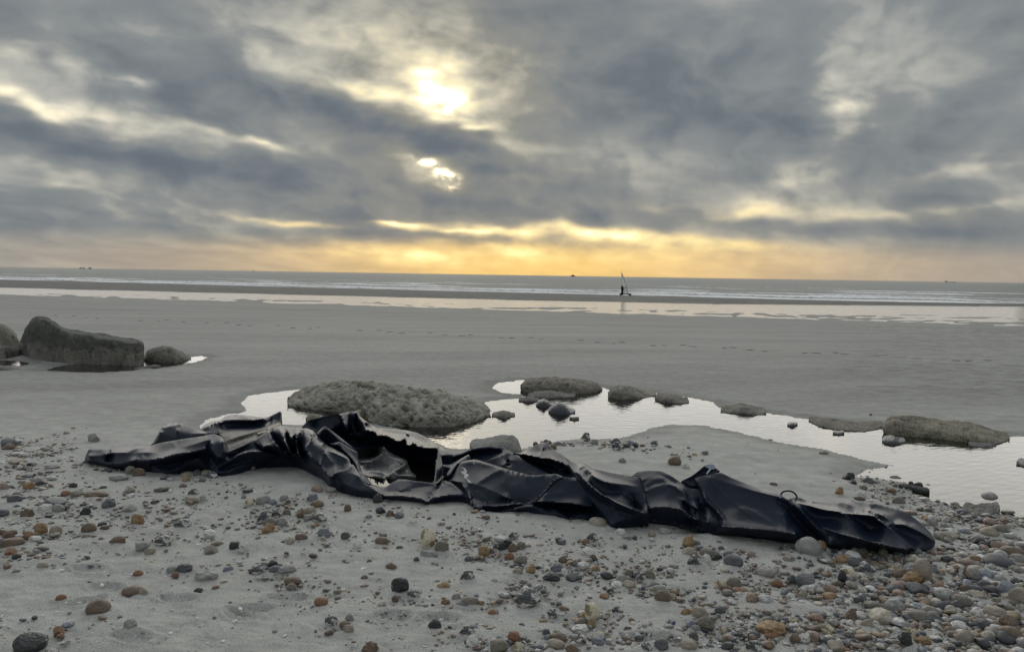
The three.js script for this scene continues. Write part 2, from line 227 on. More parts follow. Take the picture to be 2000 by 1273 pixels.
function ground(x, z, fine = true) {
  let y = smoothGround(x, z);
  const d = Math.max(-z, 0.2);
  if (!fine) return y;
  const s = d < 17 ? toPools(x, z) : 9, calm = sstep(0.02, 0.5, s);
  // wind and water have left low hummocks near the shingle, flatter further out
  const close = sstep(9, 5, d) * calm;
  y += close * (0.024 * fbm2(x * 2.4, z * 3.6, 4, 0.55) + 0.011 * (0.35 - Math.abs(fbm2(x * 5.3 + 3, z * 10 + 0.8 * n2(x * 3, z * 3), 3))) + 0.004 * fbm2(x * 14, z * 26, 3)) + calm * 0.004 * sstep(30, 6, d) * fbm2(x * 1.4 + 0.5 * z, z * 5 + 7, 3);
  if (d > 12) y += 0.012 * fbm2(x * 0.25, z * 0.9, 4) * sstep(12, 18, d);
  if (d > 25) { const a = NEAR_SHORE(clamp(x / d, -2.2, 2.2)); const along = x * 0.92 - z * 0.4, off = x * 0.4 + z * 0.92; y += (0.034 * fbm2(along * 0.06, off * 0.55 + 5, 4, 0.6) + 0.012 * n2(x * 0.9, z * 1.3)) * Math.exp(-(((d - a * 1.10) / (a * 0.16)) ** 2)); }
  if (s < 0.6 && s > -0.4) y += 0.012 * fbm2(x * 5, z * 7, 3, 0.6) * Math.exp(-((s / 0.16) ** 2));
  if (d > 6.5 && d < 15 && s > 0.1) { const m = sstep(0.05, 0.4, fbm2(x * 0.35 + 8, z * 0.5, 3) + 0.25) * sstep(6.5, 8, d) * sstep(15, 12, d); y += m * 0.0045 * Math.sin(z * 22 + 2.2 * n2(x * 0.7, z * 0.9) + x * 1.2) * (0.6 + 0.6 * n2(x * 1.3, z * 3)); }
  // rippled ground on the right
  if (d > 8 && d < 40) { const q = sstep(0.36, 0.52, x / d + 0.06 * fbm2(x * 0.4, z * 0.2, 3)) * sstep(9, 11, d); if (q > 0) y += q * 0.03 * (Math.abs(n2(x * 2.2, z * 4.6 + 0.8 * n2(x, z))) - 0.3); }
  for (const m of MOUNDS) { const ex = x - m.x, ez = z - m.z, q = (ex * ex + ez * ez * 1.4) / (m.r * m.r); if (q < 4) y += m.h * (Math.exp(-q * 1.6) - 0.9 * Math.exp(-((Math.sqrt(q) - 1.25) ** 2) * 14) * (0.6 + 0.4 * n2(x * 9, z * 9))); }
  if (d < 5.6) for (const p of PRINTS) {
    const ex = x - p.x, ez = z - p.z; if (ex * ex + ez * ez > 0.09) continue;
    const a = ex * p.c + ez * p.s, b = -ex * p.s + ez * p.c, q = Math.hypot(a / 0.088, b / (0.046 + 0.10 * a)) + 0.16 * n2(x * 30, z * 30);
    y += -0.017 * sstep(1.1, 0.7, q) * (1 + 0.3 * Math.sin(a * 210 + b * 60)) + 0.007 * Math.exp(-(((q - 1.25) / 0.2) ** 2));
  }
  return y;
}
// the larger stones one by one: place and size as they appear, by strip of the beach
const STONES = [
  { x: 0, y: 840, s: 0.34, list: [
    ['brown', 560, 1030, 110, 65], ['grey', 745, 1132, 62, 55], ['rust', 335, 1166, 52, 45], ['rust', 348, 1192, 38, 26], ['black', 165, 1242, 140, 80], ['tan', 245, 785, 55, 32], ['brown', 755, 927, 110, 38], ['tan', 820, 935, 50, 35],
    ['rust', 790, 825, 50, 28], ['rust', 1005, 835, 35, 32], ['slate', 1060, 795, 75, 40], ['grey', 985, 800, 55, 30], ['grey', 1190, 842, 120, 46], ['blue', 1310, 802, 55, 32], ['black', 1350, 665, 60, 46], ['white', 1402, 668, 50, 50],
    ['white', 1380, 693, 35, 24], ['brown', 1245, 652, 70, 25], ['olive', 1210, 690, 75, 45], ['white', 1200, 598, 62, 45], ['mottled', 1055, 542, 90, 48], ['amber', 790, 525, 66, 55], ['brown', 680, 637, 80, 40], ['mottled', 945, 632, 95, 45],
    ['grey', 815, 668, 66, 42], ['tan', 860, 695, 55, 32], ['brown', 505, 570, 70, 45], ['amber', 235, 577, 60, 55], ['rust', 160, 610, 45, 40], ['tan', 320, 582, 55, 42], ['white', 200, 625, 60, 25], ['brown', 60, 655, 110, 40],
    ['rust', 60, 705, 60, 35], ['grey', 330, 455, 60, 38], ['slate', 310, 425, 110, 45], ['white', 260, 447, 70, 30], ['brown', 155, 485, 65, 42], ['slate', 80, 405, 65, 38], ['slate', 625, 430, 65, 48], ['black', 488, 475, 52, 40],
    ['grey', 740, 455, 75, 40], ['brown', 550, 372, 110, 28], ['olive', 440, 372, 60, 30], ['rust', 375, 370, 50, 28], ['black', 420, 325, 40, 28], ['amber', 170, 325, 55, 38], ['slate', 225, 298, 75, 32], ['white', 290, 275, 50, 20],
    ['pink', 15, 333, 45, 40], ['slate', 15, 480, 60, 32], ['olive', 750, 240, 50, 48], ['brown', 797, 252, 60, 45], ['grey', 680, 272, 90, 28], ['slate', 1130, 250, 45, 34], ['tan', 1075, 255, 80, 24], ['tan', 1185, 248, 60, 30],
    ['mottled', 1215, 265, 58, 34], ['white', 975, 285, 34, 20], ['slate', 950, 278, 50, 24], ['slate', 1155, 295, 50, 24], ['amber', 1070, 295, 40, 40], ['brown', 1050, 325, 40, 22], ['mottled', 1110, 365, 55, 40], ['white', 1165, 393, 35, 34],
    ['tan', 1100, 403, 80, 28], ['cream', 1430, 420, 52, 42], ['slate', 1425, 352, 55, 24], ['brown', 50, 100, 60, 30], ['slate', 45, 75, 70, 40], ['white', 110, 68, 45, 24], ['grey', 540, 45, 55, 40], ['tan', 95, 182, 75, 22],
    ['grey', 295, 213, 65, 26], ['tan', 1400, 217, 45, 24], ['pink', 1445, 217, 45, 24], ['rust', 350, 965, 48, 28], ['rust', 1240, 908, 42, 26], ['black', 1140, 922, 44, 24], ['rust', 1285, 874, 44, 14]] },
  { x: 450, y: 930, s: 0.275, list: [
    ['black', 1205, 785, 120, 90], ['mottled', 1305, 842, 90, 50], ['brown', 1170, 870, 50, 38], ['amber', 1515, 780, 95, 42], ['grey', 1605, 862, 65, 55], ['olive', 1695, 887, 120, 55], ['rust', 1530, 897, 60, 40], ['slate', 1645, 910, 95, 35],
    ['mottled', 1680, 715, 100, 70], ['brown', 1140, 638, 80, 38], ['brown', 985, 607, 42, 28], ['slate', 1322, 595, 42, 42], ['cream', 1398, 450, 95, 125], ['olive', 1500, 512, 95, 85], ['grey', 1410, 553, 120, 48], ['amber', 1800, 540, 80, 70],
    ['brown', 1848, 537, 50, 45], ['brown', 1070, 455, 90, 46], ['white', 900, 485, 62, 60], ['rust', 1095, 512, 45, 30], ['slate', 815, 425, 60, 46], ['blue', 665, 405, 85, 60], ['brown', 500, 435, 80, 48], ['cream', 420, 455, 50, 40],
    ['cream', 660, 445, 40, 34], ['amber', 270, 375, 85, 62], ['cream', 325, 393, 40, 38], ['olive', 280, 333, 95, 60], ['grey', 360, 332, 75, 60], ['mottled', 238, 298, 105, 75], ['mottled', 325, 270, 90, 60], ['tan', 560, 250, 85, 50],
    ['olive', 400, 262, 55, 40], ['brown', 500, 275, 70, 60], ['mottled', 632, 300, 95, 55], ['grey', 550, 300, 60, 42], ['brown', 612, 205, 90, 50], ['blue', 585, 152, 75, 48], ['blue', 305, 188, 62, 40], ['blue', 412, 180, 36, 28],
    ['cream', 130, 195, 60, 45], ['grey', 160, 178, 30, 28], ['grey', 230, 176, 100, 56], ['grey', 380, 158, 60, 40], ['black', 1045, 162, 72, 62], ['black', 1070, 245, 68, 42], ['slate', 1200, 280, 65, 42], ['brown', 1130, 275, 60, 50],
    ['brown', 832, 232, 50, 50], ['blue', 980, 292, 60, 34], ['white', 1295, 330, 65, 52], ['grey', 845, 1010, 60, 52], ['mottled', 720, 1030, 90, 60], ['brown', 810, 1052, 70, 36], ['tan', 838, 1092, 78, 56], ['rust', 640, 893, 90, 50],
    ['black', 1450, 1050, 90, 62], ['white', 1720, 1172, 80, 80], ['mottled', 1680, 1095, 110, 66], ['brown', 440, 748, 110, 50], ['olive', 430, 785, 65, 38], ['black', 300, 632, 75, 50], ['slate', 315, 662, 80, 40], ['mottled', 190, 665, 110, 50],
    ['grey', 400, 662, 120, 48], ['pink', 615, 92, 80, 45], ['grey', 710, 95, 75, 32], ['slate', 825, 72, 55, 45], ['brown', 990, 1220, 110, 70], ['brown', 700, 1110, 60, 32], ['brown', 950, 725, 55, 32], ['pink', 955, 778, 60, 24],
    ['amber', 1740, 253, 60, 28], ['grey', 1792, 258, 50, 28], ['black', 1930, 500, 80, 60], ['tan', 760, 820, 50, 34], ['pink', 1870, 965, 65, 40], ['slate', 1690, 585, 60, 30], ['white', 195, 727, 40, 24], ['white', 1330, 912, 36, 24]] },
  { x: 950, y: 960, s: 0.275, list: [
    ['tan', 785, 222, 120, 62], ['white', 948, 285, 80, 42], ['mottled', 750, 330, 80, 65], ['rust', 702, 357, 55, 34], ['grey', 1012, 328, 40, 34], ['slate', 1055, 328, 36, 28], ['grey', 1265, 285, 85, 45], ['white', 1303, 280, 34, 24],
    ['tan', 1175, 300, 55, 38], ['white', 1178, 348, 45, 38], ['slate', 515, 345, 50, 36], ['mottled', 190, 312, 70, 45], ['brown', 185, 407, 65, 62], ['olive', 245, 390, 75, 60], ['black', 145, 380, 80, 65], ['mottled', 75, 395, 55, 45],
    ['tan', 300, 392, 42, 36], ['rust', 160, 465, 70, 48], ['olive', 240, 492, 92, 55], ['white', 715, 432, 90, 55], ['brown', 540, 492, 65, 46], ['rust', 595, 497, 45, 34], ['brown', 755, 472, 52, 40], ['slate', 640, 522, 80, 40],
    ['rust', 712, 527, 46, 32], ['amber', 775, 548, 62, 36], ['blue', 500, 545, 80, 60], ['amber', 315, 562, 68, 60], ['tan', 222, 580, 70, 45], ['black', 460, 608, 120, 50], ['slate', 625, 610, 110, 48], ['mottled', 285, 755, 175, 120],
    ['olive', 1005, 582, 75, 48], ['olive', 1150, 602, 90, 70], ['mottled', 1100, 615, 65, 65], ['grey', 960, 625, 80, 55], ['white', 928, 660, 78, 40], ['tan', 1010, 662, 90, 46], ['grey', 1230, 700, 105, 55], ['brown', 1245, 754, 105, 75],
    ['cream', 1175, 700, 60, 34], ['cream', 1325, 750, 42, 40], ['rust', 835, 742, 68, 36], ['mottled', 475, 862, 75, 60], ['cream', 745, 870, 100, 120], ['amber', 690, 882, 90, 45], ['olive', 680, 917, 70, 42], ['amber', 745, 937, 60, 34],
    ['mottled', 920, 842, 60, 46], ['amber', 1435, 365, 80, 85], ['tan', 1445, 430, 105, 55], ['mottled', 1480, 502, 95, 85], ['white', 1560, 477, 62, 56], ['black', 1640, 472, 75, 50], ['blue', 1712, 445, 62, 46], ['slate', 1750, 497, 125, 75],
    ['olive', 1565, 435, 100, 50], ['slate', 1490, 372, 55, 42], ['pink', 1880, 445, 55, 34], ['tan', 1975, 570, 90, 55], ['cream', 1665, 660, 75, 55], ['olive', 1760, 650, 95, 65], ['brown', 1705, 690, 85, 40], ['rust', 1800, 705, 85, 34],
    ['white', 1800, 730, 65, 28], ['tan', 1510, 872, 105, 80], ['amber', 1415, 855, 80, 45], ['olive', 1555, 942, 115, 85], ['grey', 1485, 972, 60, 42], ['slate', 1660, 840, 70, 40], ['cream', 1680, 985, 50, 45], ['slate', 1470, 1035, 60, 65],
    ['tan', 1435, 1088, 105, 55], ['slate', 1240, 1090, 90, 80], ['mottled', 1140, 1105, 75, 60], ['blue', 790, 1060, 85, 50], ['brown', 600, 1117, 90, 60], ['brown', 510, 1028, 110, 55], ['slate', 425, 1000, 55, 55], ['blue', 430, 1040, 48, 45],
    ['rust', 195, 1030, 80, 70], ['cream', 220, 1100, 75, 60], ['olive', 85, 1097, 120, 80], ['tan', 490, 1072, 120, 46], ['mottled', 1795, 1008, 115, 55], ['slate', 1905, 1018, 75, 40], ['mottled', 1765, 1060, 60, 45], ['mottled', 1900, 1102, 90, 60],
    ['white', 958, 1000, 48, 45], ['white', 670, 965, 110, 46], ['slate', 250, 942, 44, 32], ['rust', 45, 855, 65, 40]] },
  { x: 1450, y: 960, s: 0.275, list: [
    ['grey', 465, 400, 165, 105], ['amber', 555, 395, 80, 68], ['olive', 860, 425, 75, 48], ['olive', 1000, 435, 60, 48], ['amber', 705, 485, 90, 58], ['white', 780, 455, 95, 55], ['slate', 800, 507, 90, 60], ['slate', 985, 483, 55, 36],
    ['mottled', 875, 548, 120, 70], ['white', 745, 560, 80, 55], ['black', 705, 612, 60, 78], ['cream', 760, 590, 70, 60], ['white', 610, 560, 52, 42], ['slate', 572, 484, 68, 40], ['grey', 165, 570, 115, 52], ['slate', 440, 637, 130, 80],
    ['slate', 350, 622, 60, 50], ['rust', 245, 652, 80, 45], ['white', 585, 650, 72, 28], ['amber', 615, 744, 100, 40], ['pink', 625, 692, 80, 45], ['white', 340, 745, 60, 38], ['tan', 430, 730, 60, 40], ['tan', 1275, 577, 110, 130],
    ['amber', 1210, 622, 135, 80], ['brown', 1130, 590, 110, 60], ['slate', 1365, 577, 80, 58], ['slate', 1240, 694, 135, 58], ['pink', 1110, 665, 110, 45], ['grey', 1710, 610, 85, 58], ['grey', 1825, 633, 85, 50], ['blue', 1875, 707, 115, 80],
    ['tan', 1965, 762, 120, 90], ['rust', 1605, 575, 60, 60], ['slate', 1660, 705, 80, 48], ['slate', 1720, 672, 80, 55], ['brown', 1590, 695, 75, 45], ['tan', 1685, 745, 115, 45], ['brown', 1785, 680, 70, 50], ['pink', 1520, 745, 65, 45],
    ['olive', 1550, 782, 110, 60], ['blue', 1255, 825, 95, 40], ['amber', 1300, 800, 70, 34], ['slate', 1410, 820, 80, 50], ['olive', 1250, 893, 130, 60], ['grey', 1350, 890, 70, 50], ['slate', 1540, 930, 105, 45], ['white', 1535, 962, 90, 46],
    ['brown', 1885, 938, 95, 70], ['brown', 1890, 1017, 130, 70], ['tan', 1790, 870, 130, 60], ['tan', 1580, 1052, 100, 70], ['black', 1155, 1064, 80, 80], ['cream', 1195, 1020, 75, 60], ['grey', 1155, 965, 80, 50], ['tan', 885, 950, 75, 50],
    ['brown', 770, 897, 75, 70], ['cream', 610, 985, 90, 50], ['mottled', 850, 770, 110, 65], ['mottled', 610, 1062, 110, 50], ['tan', 670, 1107, 110, 60], ['white', 440, 1045, 75, 55], ['brown', 375, 1047, 80, 55], ['amber', 215, 977, 190, 75],
    ['mottled', 350, 978, 105, 50], ['rust', 210, 1027, 100, 40], ['slate', 90, 1018, 70, 40], ['mottled', 80, 1112, 95, 70], ['rust', 730, 1132, 75, 35], ['amber', 1290, 1067, 95, 45], ['tan', 1750, 275, 100, 50], ['olive', 1830, 243, 85, 42],
    ['white', 1925, 295, 48, 36], ['black', 1685, 350, 70, 40], ['black', 1770, 368, 80, 40], ['brown', 1915, 432, 140, 60], ['grey', 1955, 470, 85, 50], ['pink', 1825, 385, 90, 50], ['amber', 1655, 480, 65, 40], ['rust', 1325, 190, 65, 36],
    ['tan', 1470, 305, 110, 40], ['blue', 1575, 270, 70, 28], ['grey', 1440, 235, 50, 34], ['pink', 1755, 188, 70, 34], ['slate', 1565, 115, 85, 30], ['grey', 1752, 76, 86, 36, 0.09]] },
  { x: 920, y: 700, s: 0.29, list: [
    ['mottled', 772, 505, 62, 58], ['olive', 435, 532, 32, 26], ['brown', 505, 528, 36, 28], ['grey', 588, 543, 50, 26], ['brown', 553, 573, 52, 36], ['slate', 455, 565, 52, 22], ['grey', 832, 545, 46, 40], ['slate', 975, 538, 62, 38], ['mottled', 985, 580, 72, 50], ['slate', 1050, 572, 46, 32],
    ['black', 1100, 572, 54, 36], ['rust', 1155, 572, 38, 20], ['mottled', 1235, 558, 56, 34], ['grey', 1580, 628, 44, 26], ['brown', 1370, 695, 86, 55], ['white', 1445, 725, 52, 40], ['mottled', 1017, 690, 54, 32]] },
  { x: 1450, y: 740, s: 0.275, list: [
    ['black', 760, 662, 80, 44], ['slate', 895, 692, 65, 34], ['black', 790, 712, 40, 24], ['amber', 690, 782, 58, 48], ['white', 848, 795, 55, 38], ['brown', 835, 830, 64, 28], ['rust', 1060, 758, 52, 32], ['tan', 862, 738, 50, 28], ['brown', 222, 740, 50, 26], ['slate', 1098, 640, 78, 30],
    ['black', 1200, 698, 36, 34], ['black', 1258, 702, 50, 38], ['slate', 1325, 692, 44, 24], ['olive', 1110, 842, 80, 48], ['slate', 1580, 733, 70, 18], ['tan', 577, 497, 64, 22], ['olive', 1330, 910, 45, 32], ['slate', 1560, 915, 85, 28]] },
];

// where each of them lies; the sand has gathered round them
const LAID = [];
{
  const r = rng(5);
  for (const S of STONES) for (const [kind, x, y, w, h, lift = 0] of S.list) {
    const px = S.x + x * S.s, py = S.y + y * S.s, wp = w * S.s, hp = h * S.s, p = onLevel(px, py + hp * 0.36), d = -p.z, m = Math.hypot(p.x, p.z, EYE) / F;
    const width = wp * m * 1.02, height = hp * m * 1.04;
    LAID.push({ kind, px, py, area: wp * hp, x: p.x, z: p.z, width, height, depth: Math.max(width * (0.62 + 0.3 * r()), height * 0.8), turn: r() * 6.28, lift, pick: r() });
    if (p.z > -5.6 && r() < 0.8) MOUNDS.push({ x: p.x, z: p.z, r: width * 0.75 + 0.012, h: Math.min(0.012, height * 0.16) });
  }
}
// the three hundred that show largest are laid one by one, the others go with the small shingle
const LEFT = [...LAID].sort((a, b) => b.area - a.area).slice(300);
for (const L of LEFT) LAID.splice(LAID.indexOf(L), 1);
// ------------------------------------------------------------------ sand
const sandMap = texture(1024, (u, v) => {
  const g = tfbm(u, v, 128, 3, 0.8, 3), m = tfbm(u, v, 6, 4, 0.55, 5), s = tile2(u, v, 200, 9), k = tile2(u, v, 90, 2);
  let c = 0.5 + 0.10 * g + 0.05 * m; const shell = s > 0.62 ? 0.25 * (s - 0.62) / 0.3 : 0, dark = k < -0.66 ? 0.14 : 0;
  c += shell - dark;
  return [c * 1.38, c * 1.38, c * 1.325];
}, { srgb: true });
const sandBump = texture(1024, (u, v) => 0.5 + 0.30 * tfbm(u, v, 160, 3, 0.8, 21) + 0.22 * tfbm(u, v, 20, 4, 0.6, 4));
const sandMat = new THREE.MeshPhysicalMaterial({ map: sandMap, bumpMap: sandBump, bumpScale: 0.011, roughness: 0.8, specularIntensity: 0.35, vertexColors: true, side: THREE.DoubleSide });
{
  // one sheet: a fan of rows and columns, fine near the stones and coarser to the sea bed and behind
  const rows = [], cols = [];
  for (const y of [40, 22, 12, 6, 3, 1, -0.4, -1.2, -1.8, -2.2, -2.45]) rows.push(-y);
  for (let p = 0.56; p > 0.118; p -= 0.00145) rows.push(1.5 / p);
  for (let p = 0.1165; p > 0.013; p -= 0.00075) rows.push((1.5 + 0.02 * Math.max(0, 1.5 / p - 15) * 0 + (1.5 / p > 15 ? Math.min(2.2, (1.5 / p - 15) * 0.02) : 0)) / p);
  rows.push(330, 420, 520);
  for (let a = -1.75; a < 1.75; a += Math.abs(a) < 0.74 ? 0.0021 : Math.abs(a) < 1 ? 0.012 : 0.05) cols.push(a);
  cols.push(1.75);
  const R = rows.length, C = cols.length, pos = new Float32Array(R * C * 3), uv = new Float32Array(R * C * 2), col = new Float32Array(R * C * 3), idx = new Uint32Array((R - 1) * (C - 1) * 6);
  rows.sort((a, b) => a - b);
  let q = 0;
  for (let i = 0; i < R; i++) for (let j = 0; j < C; j++) {
    const d = rows[i], x = (d > 2.6 ? d * cols[j] : 2.6 * cols[j] * (1 + Math.max(0, 2.6 - d) * 0.35)), z = -d, o = i * C + j, inFine = d > 2.4 && d < 400 && Math.abs(cols[j]) < 0.8;
    pos[o * 3] = x; pos[o * 3 + 1] = ground(x, z, inFine); pos[o * 3 + 2] = z;
    uv[o * 2] = x / 0.9; uv[o * 2 + 1] = z / 0.9;
    // damp and drier drifts, and near streaks with relief shade put into the colour
    const s = d < 17 && d > 2 ? toPools(x, z) : 9;
    const st = fbm2(x * 0.35 + 2, z * 1.25, 4, 0.6), pt = fbm2(x * 1.9, z * 3.4 + 8, 4, 0.6);
    let k = 1.17 + 0.10 * st + 0.07 * pt - 0.30 * sstep(6.5, 10.5, d + 2.5 * pt) + (d > 9 ? 0.22 * fbm2(x * 0.12 + 3, z * 0.55 + 0.2 * x, 4, 0.6) : 0); if (d < 8) k *= 1 + 0.10 * fbm2(x * 2.6 + 1, z * 9, 4, 0.6) + 0.05 * fbm2(x * 9, z * 22, 3); if (d > 8 && d < 40) k *= 1 - 0.16 * sstep(0.36, 0.5, x / d + 0.06 * fbm2(x * 0.4, z * 0.2, 3)) * sstep(9, 11, d) * sstep(-0.2, 0.3, n2(x * 2.2, z * 4.6));  // near streaks paint in the shade of relief; the right-hand ripples are darkened
    const damp = sstep(0.34, 0.10, s + 0.22 * fbm2(x * 2.2, z * 4, 4, 0.6));
    k *= 1 - 0.22 * damp;
    if (d > 20) { const t = clamp(x / d, -2.2, 2.2), c = FAR_SHORE(t); if (d > c) k *= 0.42 + 0.08 * st; else k *= 1 - 0.12 * sstep(20, 45, d + 8 * st); }
    col[o * 3] = k * 0.99; col[o * 3 + 1] = k * 0.982; col[o * 3 + 2] = k * (1.005 + 0.02 * pt);
  }
  // the trail of footprints far out, pressed into the nearest points
  for (let i = 0; i < R - 1; i++) for (let j = 0; j < C - 1; j++) { const a = i * C + j, b = a + 1, c = a + C, d = c + 1; idx[q++] = a; idx[q++] = b; idx[q++] = c; idx[q++] = b; idx[q++] = d; idx[q++] = c; }
  const g = new THREE.BufferGeometry();
  g.setAttribute('position', new THREE.BufferAttribute(pos, 3)); g.setAttribute('uv', new THREE.BufferAttribute(uv, 2)); g.setAttribute('color', new THREE.BufferAttribute(col, 3)); g.setIndex(new THREE.BufferAttribute(idx, 1));
  g.computeVertexNormals();
  structure(new THREE.Mesh(g, sandMat), 'beach_sand');
}

// ------------------------------------------------------------------ water
const rippleMap = (seed, sx, sy, f) => texture(512, (u, v) => 0.5 + 0.40 * tfbm(u, v * 2, f, 4, 0.5, seed) + 0.06 * Math.sin(6.2832 * (u * sx + v * sy + 0.35 * tfbm(u, v, 4, 2, 0.5, seed + 2))));
const poolWater = new THREE.MeshPhysicalMaterial({ color: 0x9aa09c, roughness: 0.04, metalness: 0, transmission: 1, thickness: 0, ior: 1.5, bumpMap: rippleMap(31, 9, 14, 8), bumpScale: 0.0035, side: THREE.DoubleSide });
function flatSheet(P, y, uvScale) {
  const shape = new THREE.Shape(P.map(([x, z]) => new THREE.Vector2(x, -z))), g = new THREE.ShapeGeometry(shape);
  g.rotateX(-Math.PI / 2); g.translate(0, y, 0);
  const p = g.attributes.position, uv = g.attributes.uv;
  for (let i = 0; i < p.count; i++) uv.setXY(i, p.getX(i) / uvScale, p.getZ(i) / uvScale);
  g.computeVertexNormals();
  return g;
}
function grown(P, by) { // the sheet goes on a little way under the sand at its edge
  const n = P.length; let area = 0; for (let i = 0; i < n; i++) { const a = P[i], b = P[(i + 1) % n]; area += a[0] * b[1] - b[0] * a[1]; }
  const s = Math.sign(area);
  return P.map((p, i) => { const a = P[(i + n - 1) % n], b = P[(i + 1) % n], ex = b[0] - a[0], ez = b[1] - a[1], l = Math.hypot(ex, ez) || 1; return [p[0] + (s * ez / l) * by, p[1] - (s * ex / l) * by]; });
}
POOLS.forEach((P, i) => structure(new THREE.Mesh(flatSheet(grown(P, 0.035), POOL_Y, 1.4), poolWater), i ? 'tide_pool_' + String(i).padStart(3, '0') : 'tide_pool'));

function fan(rowOf, cols, n, y, rise, colour) { // a sheet of water between two distances, by direction
  const C = cols.length, R = n, pos = new Float32Array(R * C * 3), uv = new Float32Array(R * C * 2), col = colour && new Float32Array(R * C * 3), idx = [];
  for (let i = 0; i < R; i++) for (let j = 0; j < C; j++) {
    const d = rowOf(i / (R - 1), cols[j]), o = i * C + j, x = d * cols[j], z = -d;
    const c = [1, 1, 1]; pos.set([x, y + (rise ? rise(x, z, d, cols[j], c) : 0), z], o * 3); uv.set([x / 6, z / 6], o * 2); if (col) col.set(c, o * 3);
    if (i < R - 1 && j < C - 1) idx.push(o, o + 1, o + C, o + 1, o + C + 1, o + C);
  }
  const g = new THREE.BufferGeometry(); g.setAttribute('position', new THREE.BufferAttribute(pos, 3)); g.setAttribute('uv', new THREE.BufferAttribute(uv, 2)); if (col) g.setAttribute('color', new THREE.BufferAttribute(col, 3)); g.setIndex(idx); g.computeVertexNormals(); return g;
}
const wide = []; for (let a = -1.6; a <= 1.601; a += 0.02) wide.push(a);
const channelWater = new THREE.MeshPhysicalMaterial({ color: 0x8b8f8a, roughness: 0.09, transmission: 1, thickness: 0, ior: 1.33, specularIntensity: 0.42, bumpMap: rippleMap(45, 6, 20, 10), bumpScale: 0.03, side: THREE.DoubleSide });
structure(new THREE.Mesh(fan((v, t) => lerp(NEAR_SHORE(t) * 0.86, FAR_SHORE(t) * 1.05, v), wide, 3, CHANNEL_Y), channelWater), 'tidal_channel_water');

const seaCols = []; for (let a = -1.6; a <= 1.601; a += Math.abs(a) < 0.72 ? 0.0026 : 0.03) seaCols.push(a);
const seaWater = new THREE.MeshPhysicalMaterial({ color: 0xffffff, vertexColors: true, roughness: 0.45, ior: 1.34, specularIntensity: 0.24, bumpMap: rippleMap(52, 5, 17, 8), bumpScale: 0.12, side: THREE.DoubleSide });
structure(new THREE.Mesh(fan((v, t) => { const s = SEA_SHORE(t); return s * 0.985 / Math.max(1 - v, 0.004) ** 1.0; }, seaCols, 260, SEA_Y, (x, z, d, t, c) => {
  const s = SEA_SHORE(t), off = (d - s) * 0.906, along = x * 0.906 + z * 0.42; // distance out from the shore, and along it
  const wob = 16 * fbm2(along * 0.012, off * 0.01 + 2, 3), p = off + wob, surf = Math.exp(-off / 90), L = 17 + 0.10 * Math.min(off, 160);
  const ph = (p / L) * 6.2832, crest = Math.pow(0.5 + 0.5 * Math.sin(ph), 3), power = clamp(0.5 + 1.0 * fbm2(along * 0.03 + Math.floor(p / L) * 7.7, p * 0.004, 2), 0, 1);
  const swell = 0.06 * n2(x * 0.12, z * 0.22) + 0.10 * n2(x * 0.03, z * 0.06) * Math.exp(-off / 900);
  const h = (0.10 + 0.55 * surf) * crest * power * Math.exp(-Math.max(0, off - 250) / 200) * sstep(-2, 12, off);
  const fray = fbm2(x * 0.5, z * 1.1, 4, 0.6), roller = sstep(0.34, 0.64, crest * (0.35 + 0.8 * power) * Math.exp(-off / 260) + 0.30 * fray), wash = sstep(0.1, 0.5, Math.exp(-off / 34) * (0.8 + 0.8 * Math.sin(ph * 2.0 + fray * 3)) + 0.5 * fray - 0.15);
  const foam = clamp(Math.max(roller, 0.75 * wash)), dark = 1 + 0.25 * fbm2(x * 0.02, z * 0.05, 3);
  const base = [0.075 * dark, 0.10 * dark, 0.098 * dark];
  for (let k = 0; k < 3; k++) c[k] = lerp(base[k], [0.86, 0.90, 0.94][k], foam * 0.95);
  return h + swell;
}, true), seaWater), 'sea');
// ------------------------------------------------------------------ rocks lying on the beach
const rockBump = texture(512, (u, v) => 0.5 + 0.34 * tfbm(u, v, 10, 5, 0.62, 60) - 0.22 * Math.max(0, tfbm(u, v, 22, 2, 0.6, 66) - 0.12) * 3);
const rockMat = new THREE.MeshStandardMaterial({ vertexColors: true, roughness: 0.88, bumpMap: rockBump, bumpScale: 0.045 });
const slickMat = new THREE.MeshStandardMaterial({ vertexColors: true, roughness: 0.42, bumpMap: rockBump, bumpScale: 0.015 });
